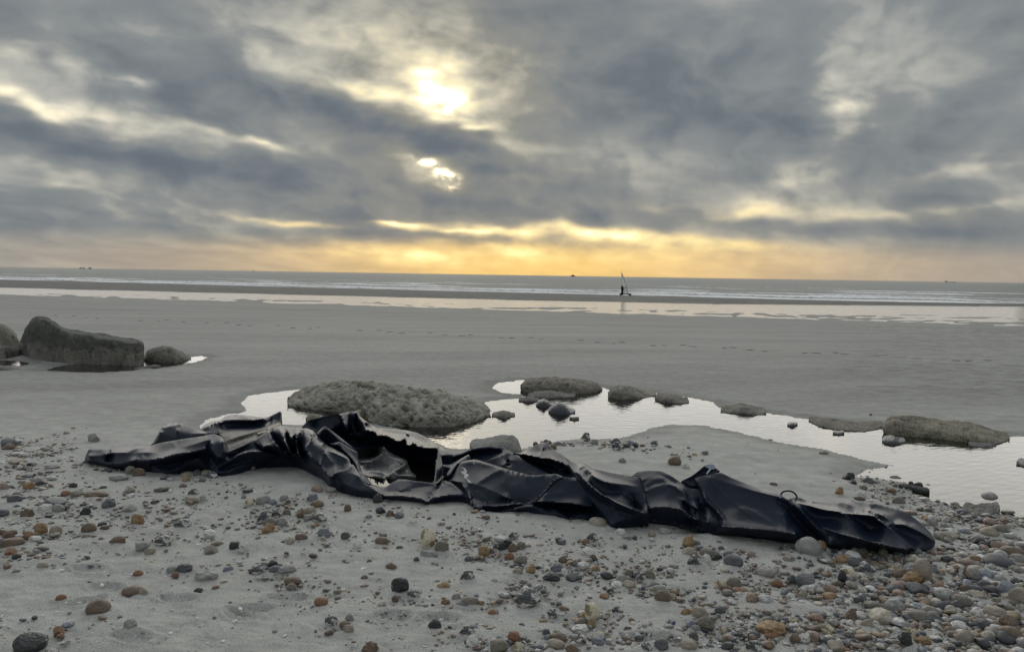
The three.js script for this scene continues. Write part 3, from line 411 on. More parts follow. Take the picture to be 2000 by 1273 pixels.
// a rock from its outline against what is behind it (top), the line where it meets the ground (base), its width from front to back,
// how square its section is, and its relief
function rockGeometry({ top, base, deep, square = 0.6, level = POOL_Y, relief = 0.03, scale = 5, seed = 1, tone = [0.20, 0.195, 0.17], tone2 = [0.10, 0.10, 0.09], pits = 0.4, nu = 90, nv = 72, lean = 0.5, band, flat = 0 }) {
  const x0 = Math.max(top[0][0], base[0][0]), x1 = Math.min(top.at(-1)[0], base.at(-1)[0]), P = new Float32Array((nu + 1) * nv * 3), idx = [];
  const sp = (a, e) => Math.sign(a) * Math.pow(Math.abs(a), e);
  const ring = []; { const S = [], L = [0]; for (let k = 0; k <= 720; k++) { const a = (k / 720) * 2 * Math.PI; S.push([1.6 * sp(Math.cos(a), square), sp(Math.sin(a), square) * (a < Math.PI ? 1 : 0.25)]); if (k) L.push(L[k - 1] + Math.hypot(S[k][0] - S[k - 1][0], S[k][1] - S[k - 1][1])); } for (let k = 0, q = 0; k < nv; k++) { const want = (k / nv) * L[720]; while (L[q + 1] < want) q++; ring.push(((q + (want - L[q]) / (L[q + 1] - L[q] || 1)) / 720) * 2 * Math.PI); } }
  for (let i = 0; i <= nu; i++) {
    const u = 0.5 - 0.5 * Math.cos((i / nu) * Math.PI), px = lerp(x0, x1, u), f = onLevel(px, table(base, px), level), end = Math.pow(clamp(1 - (2 * u - 1) ** 6), 0.5);
    const w = 0.5 * deep * (0.12 + 0.88 * end) * (1 + 0.18 * n2(u * 4 + seed * 5, 2)), zc = f.z - w, zt = zc - w * lean, xc = f.x * (zc / f.z);
    const ty = Math.max(level + 0.02, atDepth(px, table(top, px), -zt).y), H = ty - level;
    for (let k = 0; k < nv; k++) {
      const a = ring[k], c = Math.cos(a), s = Math.sin(a), e = square, o = (i * nv + k) * 3;
      const zz = zc + w * sp(c, e), rise = s > 0 ? H * sp(s, e) * (1 - flat * 0.5 * (1 + sp(c, e)) ) : 0.12 * sp(s, e);
      P[o] = xc * (zz / zc) ; P[o + 1] = level + rise; P[o + 2] = zz;
    }
  }
  const at = (i, k) => i * nv + ((k + nv) % nv);
  for (let i = 0; i < nu; i++) for (let k = 0; k < nv; k++) idx.push(at(i, k), at(i + 1, k), at(i, k + 1), at(i + 1, k), at(i + 1, k + 1), at(i, k + 1));
  for (const e of [0, nu]) for (let k = 1; k < nv - 1; k++) e ? idx.push(at(e, 0), at(e, k + 1), at(e, k)) : idx.push(at(e, 0), at(e, k), at(e, k + 1));
  const g = new THREE.BufferGeometry(); g.setAttribute('position', new THREE.BufferAttribute(P, 3)); g.setIndex(idx); g.computeVertexNormals();
  const N = g.attributes.normal.array, C = new Float32Array(P.length), UV = new Float32Array((P.length / 3) * 2);
  for (let i = 0; i < P.length; i += 3) {
    const x = P[i] * scale + seed * 9.1, y = P[i + 1] * scale * 1.3, z = P[i + 2] * scale + seed * 3.3;
    const big = fbm3(x * 0.4, y * 0.4, z * 0.4, 3), mid = fbm3(x, y, z, 4, 0.6), fineN = fbm3(x * 4.2, y * 4.2, z * 4.2, 3, 0.7), hole = Math.max(0, n3(x * 2.2 + 9, y * 2.2, z * 2.2) - 0.18);
    const h = relief * (1.4 * big + 1.0 * mid + 0.5 * (Math.abs(n3(x * 0.9 + 4, y * 0.9, z * 0.9)) * 2 - 0.5) + 0.32 * fineN) - relief * pits * 3.2 * hole, up = Math.max(0, P[i + 1] - level);
    const hold = Math.min(1, 0.35 + up * 6);
    for (let c = 0; c < 3; c++) P[i + c] += N[i + c] * h * hold;
    let t = clamp(0.55 + 0.9 * mid + 0.5 * fineN + 0.4 * big - hole * 1.2);
    const col = [0, 1, 2].map((c) => 1.55 * lerp(tone2[c], tone[c], t) * (1 + 0.25 * n3(x * 9, y * 9, z * 9)));
    if (band) { const b = sstep(-0.012, 0.012, up - band.h + 0.16 * big + 0.12 * mid + 0.09 * fineN); for (let c = 0; c < 3; c++) col[c] = lerp(col[c], band.tone[c] * (0.6 + 0.75 * t), b * (0.45 + 0.55 * sstep(-0.25, 0.15, mid + 0.6 * fineN))); }
    C.set(col, i); UV[(i / 3) * 2] = (P[i] + P[i + 2] * 0.6) / 0.5; UV[(i / 3) * 2 + 1] = (P[i + 1] + P[i + 2] * 0.5) / 0.5;
  }
  g.setAttribute('color', new THREE.BufferAttribute(C, 3)); g.setAttribute('uv', new THREE.BufferAttribute(UV, 2)); g.computeVertexNormals();
  return g;
}
const rock = (o, name, label, mat = rockMat) => add(new THREE.Mesh(rockGeometry(o), mat), name, label, 'rock');

rock({ top: [[562, 776], [572, 766], [596, 754], [640, 743], [700, 739], [780, 744], [828, 756], [868, 757], [884, 766], [916, 776], [940, 783], [956, 800]], base: [[562, 792], [580, 796], [640, 803], [690, 806], [730, 828], [800, 834], [880, 834], [925, 824], [956, 812]], deep: 1.25, square: 0.55, relief: 0.036, scale: 7, seed: 2, tone: [0.33, 0.31, 0.268], tone2: [0.10, 0.092, 0.076], pits: 0.95, nu: 220, nv: 170, lean: 0.72, flat: 0.30 },
  'rock_slab', 'long broad crusty pitted rock in the tide pool behind the black dinghy');
// the tall split block on the left
{
  const b = new THREE.Group(), dark = { h: 0.27, tone: [0.105, 0.112, 0.098] };
  part(b, rockGeometry({ top: [[39, 672], [44, 655], [52, 640], [63, 627], [75, 619], [86, 620], [101, 627], [112, 634], [116, 642]], base: [[39, 694], [60, 702], [100, 709], [116, 709]], deep: 0.85, square: 0.24, relief: 0.028, scale: 5, seed: 5, tone: [0.20, 0.19, 0.165], tone2: [0.08, 0.08, 0.07], pits: 0.25, nu: 110, nv: 110, lean: 0.1, band: dark }), rockMat, 'block_half');
  part(b, rockGeometry({ top: [[104, 632], [118, 637], [136, 645], [160, 647], [200, 653], [240, 659], [272, 664], [280, 669], [281, 676]], base: [[104, 708], [120, 710], [180, 711], [230, 713], [270, 715], [281, 714]], deep: 0.95, square: 0.14, relief: 0.022, scale: 5, seed: 6, tone: [0.235, 0.22, 0.19], tone2: [0.09, 0.088, 0.075], pits: 0.25, nu: 150, nv: 130, lean: 0.55, band: dark }), rockMat, 'block_half');
  add(b, 'stone_block', 'tall dark rock block with a vertical crack and slanting flat top', 'rock');
}
const R = rock;
R({ top: [[281, 700], [290, 685], [304, 677], [318, 674], [332, 675], [350, 684], [368, 695], [373, 701]], base: [[281, 704], [300, 708], [340, 709], [373, 702]], deep: 0.55, relief: 0.02, seed: 7, tone: [0.22, 0.21, 0.18], tone2: [0.10, 0.10, 0.085] }, 'beach_rock', 'rounded low rock in a small pool right of the tall split block');
R({ top: [[-70, 628], [-20, 626], [8, 633], [22, 642], [34, 655], [41, 668], [42, 676]], base: [[-70, 674], [0, 675], [42, 679]], deep: 0.8, relief: 0.04, seed: 8, level: -0.02, tone: [0.25, 0.235, 0.19], tone2: [0.11, 0.10, 0.08] }, 'beach_rock', 'pale crumbly rock cut off by the left edge, behind a low flat one');
R({ top: [[-60, 674], [0, 673], [20, 675], [36, 680], [41, 690]], base: [[-60, 698], [10, 699], [41, 693]], deep: 0.4, relief: 0.015, seed: 9, level: -0.03, square: 0.75, tone: [0.20, 0.19, 0.165], tone2: [0.06, 0.06, 0.055] }, 'beach_rock', 'low flat grey rock at the left edge, just left of the tall block');
R({ top: [[-40, 716], [0, 713], [20, 716], [40, 722]], base: [[-40, 726], [0, 726], [40, 724]], deep: 0.3, relief: 0.012, seed: 10, square: 0.8, tone: [0.17, 0.17, 0.16], tone2: [0.09, 0.09, 0.085] }, 'beach_rock', 'thin half buried rock at the left edge in front of a strip of water');
R({ top: [[262, 719], [285, 714], [300, 711], [310, 712], [315, 717]], base: [[262, 722], [290, 719], [315, 718]], deep: 0.16, relief: 0.012, seed: 11, tone: [0.17, 0.165, 0.15], tone2: [0.07, 0.07, 0.065], nu: 40, nv: 36 }, 'beach_rock', 'small jagged rock at the near right corner of the tall split block');
R({ top: [[1017, 752], [1024, 740], [1040, 735], [1080, 733], [1110, 736], [1150, 742], [1168, 747], [1176, 757]], base: [[1017, 764], [1060, 768], [1120, 769], [1160, 767], [1176, 763]], deep: 0.75, relief: 0.03, seed: 12, tone: [0.22, 0.20, 0.165], tone2: [0.085, 0.08, 0.07], nu: 130, nv: 96, lean: 0.6 }, 'beach_rock', 'wide dark brown rock at the back of the pool, beside the small lagoon', rockMat);
R({ top: [[1030, 773], [1045, 763], [1075, 762], [1105, 766], [1124, 772]], base: [[1030, 776], [1070, 779], [1124, 775]], deep: 0.45, relief: 0.015, square: 0.8, seed: 13, tone: [0.17, 0.165, 0.15], tone2: [0.07, 0.07, 0.065] }, 'beach_rock', 'flat wet rock shelf in the pool just in front of the wide brown rock');
R({ top: [[1013, 782], [1022, 776], [1040, 774], [1052, 780]], base: [[1013, 784], [1030, 787], [1052, 784]], deep: 0.28, relief: 0.012, seed: 14, tone: [0.16, 0.155, 0.14], tone2: [0.06, 0.06, 0.06], nu: 50, nv: 44 }, 'beach_rock', 'low brownish stone in the pool left of two dark stones');
R({ top: [[1047, 789], [1052, 780], [1062, 777], [1072, 781], [1077, 790]], base: [[1047, 793], [1062, 796], [1077, 792]], deep: 0.24, relief: 0.012, seed: 15, tone: [0.065, 0.07, 0.078], tone2: [0.03, 0.032, 0.036], nu: 50, nv: 44 }, 'beach_rock', 'small dark wet stone in the pool behind the pointed black one', slickMat);
R({ top: [[1071, 800], [1077, 787], [1090, 782], [1102, 786], [1114, 797], [1123, 805]], base: [[1071, 806], [1090, 810], [1110, 810], [1123, 806]], deep: 0.32, relief: 0.012, square: 0.85, seed: 16, tone: [0.055, 0.06, 0.072], tone2: [0.026, 0.028, 0.033], nu: 70, nv: 60 }, 'beach_rock', 'pointed black stone standing in the pool with its dark reflection', slickMat);
R({ top: [[961, 812], [968, 804], [982, 800], [994, 802], [1004, 809], [1006, 812]], base: [[961, 813], [985, 817], [1006, 813]], deep: 0.26, relief: 0.01, square: 0.85, seed: 17, tone: [0.20, 0.19, 0.165], tone2: [0.10, 0.095, 0.085], nu: 60, nv: 50 }, 'beach_rock', 'lone rounded brown stone in the pool right of the long crusty rock');
R({ top: [[1112, 817], [1120, 814], [1128, 814], [1131, 818]], base: [[1112, 819], [1122, 821], [1131, 819]], deep: 0.09, relief: 0.006, seed: 18, tone: [0.16, 0.15, 0.135], tone2: [0.07, 0.07, 0.06], nu: 30, nv: 26 }, 'beach_rock', 'little stone in the pool just below the pointed black one');
R({ top: [[1188, 765], [1194, 754], [1208, 749], [1225, 751], [1245, 758], [1262, 767], [1281, 769]], base: [[1188, 776], [1215, 781], [1250, 779], [1281, 773]], deep: 0.6, relief: 0.024, seed: 19, tone: [0.235, 0.22, 0.185], tone2: [0.12, 0.115, 0.095], nu: 90, nv: 80 }, 'beach_rock', 'pale humped rock in the pool right of the wide brown rock');
R({ top: [[1279, 774], [1284, 768], [1300, 767], [1316, 770], [1336, 777], [1346, 784]], base: [[1279, 782], [1300, 787], [1330, 789], [1346, 787]], deep: 0.5, relief: 0.018, square: 0.7, seed: 20, tone: [0.20, 0.185, 0.16], tone2: [0.085, 0.08, 0.07], nu: 80, nv: 70 }, 'beach_rock', 'low flat rock in the pool right of the pale humped rock');
R({ top: [[1408, 802], [1424, 792], [1446, 787], [1470, 792], [1488, 799], [1496, 806]], base: [[1408, 805], [1440, 808], [1470, 811], [1496, 809]], deep: 0.55, relief: 0.024, square: 0.75, seed: 21, tone: [0.19, 0.18, 0.155], tone2: [0.075, 0.072, 0.065], nu: 90, nv: 70 }, 'beach_rock', 'broken flat rock at the far pool edge, left of the long low rock');
R({ top: [[1580, 818], [1596, 815], [1630, 819], [1670, 826], [1705, 829], [1726, 832]], base: [[1580, 822], [1600, 833], [1640, 841], [1690, 844], [1726, 836]], deep: 0.55, relief: 0.024, seed: 22, tone: [0.20, 0.185, 0.15], tone2: [0.09, 0.085, 0.072], nu: 110, nv: 70, square: 0.7 }, 'beach_rock', 'long low rock at the far pool edge beside the big olive rock');
R({ top: [[1727, 830], [1732, 818], [1745, 812], [1790, 813], [1840, 821], [1890, 826], [1930, 837], [1960, 848], [1972, 857]], base: [[1727, 846], [1745, 850], [1820, 855], [1890, 864], [1940, 870], [1972, 861]], deep: 0.7, relief: 0.03, seed: 23, tone: [0.225, 0.205, 0.155], tone2: [0.10, 0.092, 0.07], nu: 180, nv: 110, lean: 0.5, square: 0.55 }, 'beach_rock', 'big long olive brown rock at the right end of the pool');
R({ top: [[1723, 858], [1728, 851], [1740, 850], [1756, 855], [1768, 862]], base: [[1723, 864], [1745, 869], [1768, 865]], deep: 0.26, relief: 0.012, seed: 24, tone: [0.09, 0.09, 0.092], tone2: [0.04, 0.04, 0.043], nu: 60, nv: 44 }, 'beach_rock', 'dark wet stone under the left end of the big olive rock', slickMat);
R({ top: [[1892, 866], [1905, 862], [1930, 863], [1946, 868]], base: [[1892, 870], [1920, 874], [1946, 871]], deep: 0.24, relief: 0.008, square: 0.85, seed: 25, tone: [0.17, 0.17, 0.17], tone2: [0.10, 0.10, 0.10], nu: 50, nv: 40 }, 'beach_rock', 'flat grey stone before the right end of the big olive rock');
R({ top: [[1627, 845], [1634, 842], [1645, 843], [1649, 847]], base: [[1627, 848], [1638, 850], [1649, 848]], deep: 0.16, relief: 0.008, seed: 26, tone: [0.08, 0.08, 0.08], tone2: [0.035, 0.035, 0.037], nu: 30, nv: 30 }, 'beach_rock', 'small dark stone in the water in front of the long low rock', slickMat);
R({ top: [[1538, 828], [1543, 824], [1552, 824], [1558, 830]], base: [[1538, 832], [1548, 834], [1558, 831]], deep: 0.17, relief: 0.008, seed: 27, tone: [0.06, 0.062, 0.07], tone2: [0.028, 0.03, 0.034], nu: 36, nv: 32 }, 'beach_rock', 'small black stone alone in open water left of the long low rock', slickMat);
R({ top: [[918, 868], [935, 860], [975, 850], [1000, 848], [1010, 858], [1018, 876]], base: [[918, 876], [950, 884], [990, 886], [1018, 884]], deep: 0.5, relief: 0.018, square: 0.8, seed: 28, level: -0.045, tone: [0.20, 0.20, 0.185], tone2: [0.13, 0.13, 0.12], nu: 100, nv: 70 }, 'beach_rock', 'flat grey slab at the pool edge directly behind the middle of the dinghy');
R({ top: [[597, 815], [602, 807], [612, 805], [622, 808], [629, 816]], base: [[597, 826], [612, 829], [629, 825]], deep: 0.2, relief: 0.006, square: 0.9, seed: 29, tone: [0.22, 0.205, 0.165], tone2: [0.16, 0.15, 0.125], nu: 50, nv: 44 }, 'beach_rock', 'smooth round stone in the pool below the left end of the crusty rock');
R({ top: [[690, 810], [694, 801], [704, 797], [712, 802], [715, 812]], base: [[690, 816], [703, 819], [715, 816]], deep: 0.16, relief: 0.004, square: 0.95, seed: 30, tone: [0.27, 0.245, 0.20], tone2: [0.21, 0.19, 0.155], nu: 44, nv: 40 }, 'beach_rock', 'smooth pale boulder peeping over the highest fold of the dinghy');
R({ top: [[1878, 1000], [1892, 990], [1912, 984], [1935, 985], [1950, 989], [1953, 998]], base: [[1878, 1004], [1905, 1011], [1935, 1008], [1953, 1002]], deep: 0.3, relief: 0.014, square: 0.7, seed: 31, level: -0.04, tone: [0.17, 0.165, 0.15], tone2: [0.09, 0.088, 0.08], nu: 80, nv: 60 }, 'beach_rock', 'flat brown slab at the water edge with a grey pebble on top');
R({ top: [[1986, 905], [1996, 898], [2020, 896], [2050, 905]], base: [[1986, 908], [2010, 914], [2050, 910]], deep: 0.25, relief: 0.012, seed: 32, tone: [0.09, 0.09, 0.09], tone2: [0.04, 0.04, 0.04], nu: 40, nv: 36 }, 'beach_rock', 'dark rock in the water cut off by the right edge', slickMat);
R({ top: [[1756, 950.5], [1775, 952.5], [1800, 958.5], [1816, 962]], base: [[1756, 952], [1785, 957], [1816, 963]], deep: 0.09, relief: 0.002, seed: 33, square: 0.6, level: -0.045, tone: [0.05, 0.052, 0.05], tone2: [0.025, 0.026, 0.026], nu: 40, nv: 30 }, 'driftwood', 'thin dark driftwood at the pool edge behind the dinghy\'s right end');
// ------------------------------------------------------------------ flint pebbles
const cell = (u, v, n, seed) => { let b = 9; const x = u * n, y = v * n, xi = Math.floor(x), yi = Math.floor(y); for (let j = -1; j < 2; j++) for (let i = -1; i < 2; i++) { const h = PERM[PERM[((xi + i + n) % n) + seed] + ((yi + j + n) % n)]; const ex = xi + i + (h % 16) / 16 - x, ey = yi + j + (h >> 4) / 16 - y; b = Math.min(b, ex * ex + ey * ey); } return Math.sqrt(b); };
const mix3 = (a, b, t) => [lerp(a[0], b[0], t), lerp(a[1], b[1], t), lerp(a[2], b[2], t)];
const toS = (c) => c.map((x) => { x = clamp(x); return x < 0.0031 ? x * 12.92 : 1.055 * Math.pow(x, 1 / 2.4) - 0.055; });
const plainSkin = (a, b, spot, seed, f = 5) => texture(256, (u, v) => { const n = tfbm(u, v, f, 5, 0.62, seed), m = tfbm(u, v, f * 6, 3, 0.7, seed + 3); let c = mix3(a, b, clamp(0.5 + 1.5 * n + 0.7 * m)); if (m > 0.34) c = mix3(c, spot, 0.6); return toS(c); }, { srgb: true });
const flintSkin = (core, cortex, mid, seed, share, f = 4) => texture(256, (u, v) => { const n = tfbm(u, v, f, 5, 0.6, seed), m = tfbm(u, v, f * 3, 4, 0.6, seed + 4), e = n + 0.45 * m - share; let c = mix3(core, mid, sstep(-0.30, 0.0, e) * 0.55); c = mix3(c, cortex, sstep(0.0, 0.07, e)); const p = cell(u, v, 8, seed % 60); if (p < 0.16) c = mix3(c, core, 0.6); return toS(c.map((x) => x * (1 + 0.22 * tile2(u, v, 60, seed)))); }, { srgb: true });
const SKINS = {
  brown: ['dark brown', plainSkin([0.125, 0.088, 0.062], [0.20, 0.145, 0.10], [0.30, 0.25, 0.19], 3)],
  rust: ['rusty orange', plainSkin([0.20, 0.10, 0.055], [0.32, 0.175, 0.10], [0.42, 0.30, 0.2], 7)],
  amber: ['amber yellow', plainSkin([0.235, 0.14, 0.065], [0.40, 0.27, 0.145], [0.55, 0.45, 0.3], 11, 4)],
  tan: ['pale tan', plainSkin([0.27, 0.235, 0.185], [0.39, 0.345, 0.275], [0.48, 0.44, 0.38], 15)],
  pink: ['pinkish', plainSkin([0.27, 0.185, 0.145], [0.40, 0.30, 0.245], [0.5, 0.42, 0.36], 19)],
  olive: ['greyish brown', plainSkin([0.165, 0.15, 0.122], [0.25, 0.23, 0.19], [0.33, 0.31, 0.27], 23)],
  grey: ['light grey', plainSkin([0.255, 0.25, 0.232], [0.38, 0.375, 0.355], [0.5, 0.5, 0.48], 27)],
  slate: ['slate grey', plainSkin([0.075, 0.08, 0.088], [0.145, 0.152, 0.165], [0.3, 0.31, 0.33], 31)],
  blue: ['bluish grey', plainSkin([0.16, 0.175, 0.205], [0.27, 0.29, 0.335], [0.48, 0.5, 0.53], 35)],
  black: ['black', flintSkin([0.028, 0.03, 0.033], [0.30, 0.29, 0.27], [0.07, 0.072, 0.075], 39, 0.30, 3)],
  mottled: ['black-and-white', flintSkin([0.055, 0.06, 0.066], [0.68, 0.66, 0.61], [0.19, 0.19, 0.19], 43, 0.02, 2)],
  white: ['white', flintSkin([0.24, 0.235, 0.23], [0.78, 0.77, 0.73], [0.60, 0.59, 0.56], 47, -0.25, 2)],
  cream: ['cream', flintSkin([0.20, 0.15, 0.085], [0.70, 0.63, 0.48], [0.48, 0.39, 0.24], 51, -0.06, 2)],
};
const pebbleBump = texture(256, (u, v) => 0.5 + 0.4 * tfbm(u, v, 12, 4, 0.6, 70));
const SKIN_MATS = {};
for (const [k, [, map]] of Object.entries(SKINS)) SKIN_MATS[k] = new THREE.MeshStandardMaterial({ map, roughness: ['slate', 'black', 'mottled', 'blue'].includes(k) ? 0.30 : 0.46, bumpMap: pebbleBump, bumpScale: 0.006 });
function stoneGeometry(detail, seed, knobbly, sharp) {
  let g = new THREE.IcosahedronGeometry(1, detail); const p = g.attributes.position, r = rng(seed), planes = [];
  for (let i = 0; i < sharp; i++) { const z = r() * 2 - 1, a = r() * 6.2832, q = Math.sqrt(1 - z * z); planes.push([q * Math.cos(a), z, q * Math.sin(a), 0.62 + 0.28 * r()]); }
  const egg = 0.22 * (r() - 0.5), seen = new Map(), nor = new Float32Array(p.count * 3);
  for (let i = 0; i < p.count; i++) {
    let x = p.getX(i), y = p.getY(i), z = p.getZ(i); const o = seed * 5.7;
    let s = 1 + 0.16 * n3(x * 0.9 + o, y * 0.9, z * 0.9) + knobbly * (0.30 * n3(x * 1.9 + o, y * 1.9, z * 1.9 + 4) + 0.12 * n3(x * 4.3 + o, y * 4.3, z * 4.3) + 0.05 * n3(x * 9 + o, y * 9, z * 9)) + egg * x;
    for (const [a, b, c, d] of planes) { const k = a * x + b * y + c * z; if (k * s > d) s = lerp(s, d / k, 0.86); }
    p.setXYZ(i, x * s, y * s, z * s);
  }
  const key = (i) => [p.getX(i), p.getY(i), p.getZ(i)].map((v) => Math.round(v * 2e4)).join();
  const A = new THREE.Vector3(), B = new THREE.Vector3(), Cc = new THREE.Vector3();
  for (let i = 0; i < p.count; i += 3) { A.fromBufferAttribute(p, i); B.fromBufferAttribute(p, i + 1).sub(A); Cc.fromBufferAttribute(p, i + 2).sub(A); B.cross(Cc); for (let k = 0; k < 3; k++) { const q = key(i + k), v = seen.get(q) ?? seen.set(q, new THREE.Vector3()).get(q); v.add(B); } }
  for (let i = 0; i < p.count; i++) { A.copy(seen.get(key(i))).normalize(); nor.set([A.x, A.y, A.z], i * 3); }
  g.setAttribute('normal', new THREE.BufferAttribute(nor, 3));
  return g;
}
const SMOOTH = [1, 2, 3, 4, 5].map((s) => stoneGeometry(6, s, 0.10, 0)), KNOBBLY = [6, 7, 8, 9, 10].map((s) => stoneGeometry(8, s, 0.75, 2)), CUT = [11, 12, 13, 14].map((s) => stoneGeometry(7, s, 0.3, 6));
const SKIN_ROUND = new Set(['brown', 'rust', 'tan', 'pink', 'olive', 'grey', 'slate', 'blue']);
for (const g of [...SMOOTH, ...KNOBBLY, ...CUT]) g.computeBoundingBox();
function setStone(mesh, L, sink = 0.22) {
  const b = mesh.geometry.boundingBox, sx = L.width / (b.max.x - b.min.x), sy = (L.height * (1 + sink)) / (b.max.y - b.min.y), sz = L.depth / (b.max.z - b.min.z);
  mesh.scale.set(sx, sy, sz); mesh.rotation.set(0, (L.turn - 3.14) * 0.16 - L.x / -L.z * 0.5, 0);
  mesh.position.set(L.x, smoothGround(L.x, L.z) + (L.lift || 0) + L.height / 2 - (L.height * sink) / 2 - 0.002, L.z);
}
{
  const across = (px) => px < 180 ? 'at the left border' : px < 420 ? 'left side' : px < 640 ? 'left of centre' : px < 860 ? 'left of middle' : px < 1080 ? 'in the middle' : px < 1290 ? 'right of middle' : px < 1500 ? 'right of centre' : px < 1680 ? 'right side' : px < 1850 ? 'far right' : 'at the right border';
  const down = (px, py) => { if (py < 905 && px > 1000 && px < 1500) return 'on the sand bar'; if (py < 1005 && px > 1500) return 'at the pool edge'; const e = py - table([[0, 905], [300, 930], [720, 975], [1100, 1000], [1500, 1050], [1800, 1085]], px); return px > 1790 && py < 1090 ? 'beyond the dinghy tip' : px < 420 && e < -18 ? 'behind the dinghy tip' : e < 28 ? 'by the dinghy' : e < 80 ? 'near the dinghy' : e < 140 ? 'on the open sand' : py < 1200 ? 'on the near sand' : 'along the bottom edge'; };
  const sets = new Map();
  for (const L of LAID) { L.where = down(L.px, L.py) + ', ' + across(L.px); const k = L.kind + L.where; sets.set(k, [...(sets.get(k) ?? []), L]); }
  const TH = ['leftmost', 'second', 'third', 'fourth', 'fifth', 'sixth'], NUM = ['', '', 'two', 'three', 'four', 'five', 'six', 'seven'];
  for (const L of LAID) {
    const same = sets.get(L.kind + L.where).sort((a, b) => a.px - b.px), i = same.indexOf(L), size = L.area > 700 ? 'big' : L.area > 240 ? 'mid-sized' : 'small';
    const knob = !SKIN_ROUND.has(L.kind), geo = (knob ? (L.pick < 0.65 ? KNOBBLY : CUT) : L.pick < 0.5 ? SMOOTH : L.pick < 0.8 ? CUT : KNOBBLY), m = new THREE.Mesh(geo[Math.floor(L.pick * 97) % geo.length], SKIN_MATS[L.kind]);
    setStone(m, L);
    add(m, 'pebble', `${size} ${SKINS[L.kind][0]} stone ${L.where}` + (same.length > 1 ? ', ' + (same.length > 2 && i ? TH[i] + ' from left of ' : i ? 'right one of ' : 'leftmost of ') + NUM[same.length] : ''), 'pebble', 'flint stones lying on the sand');
  }
}
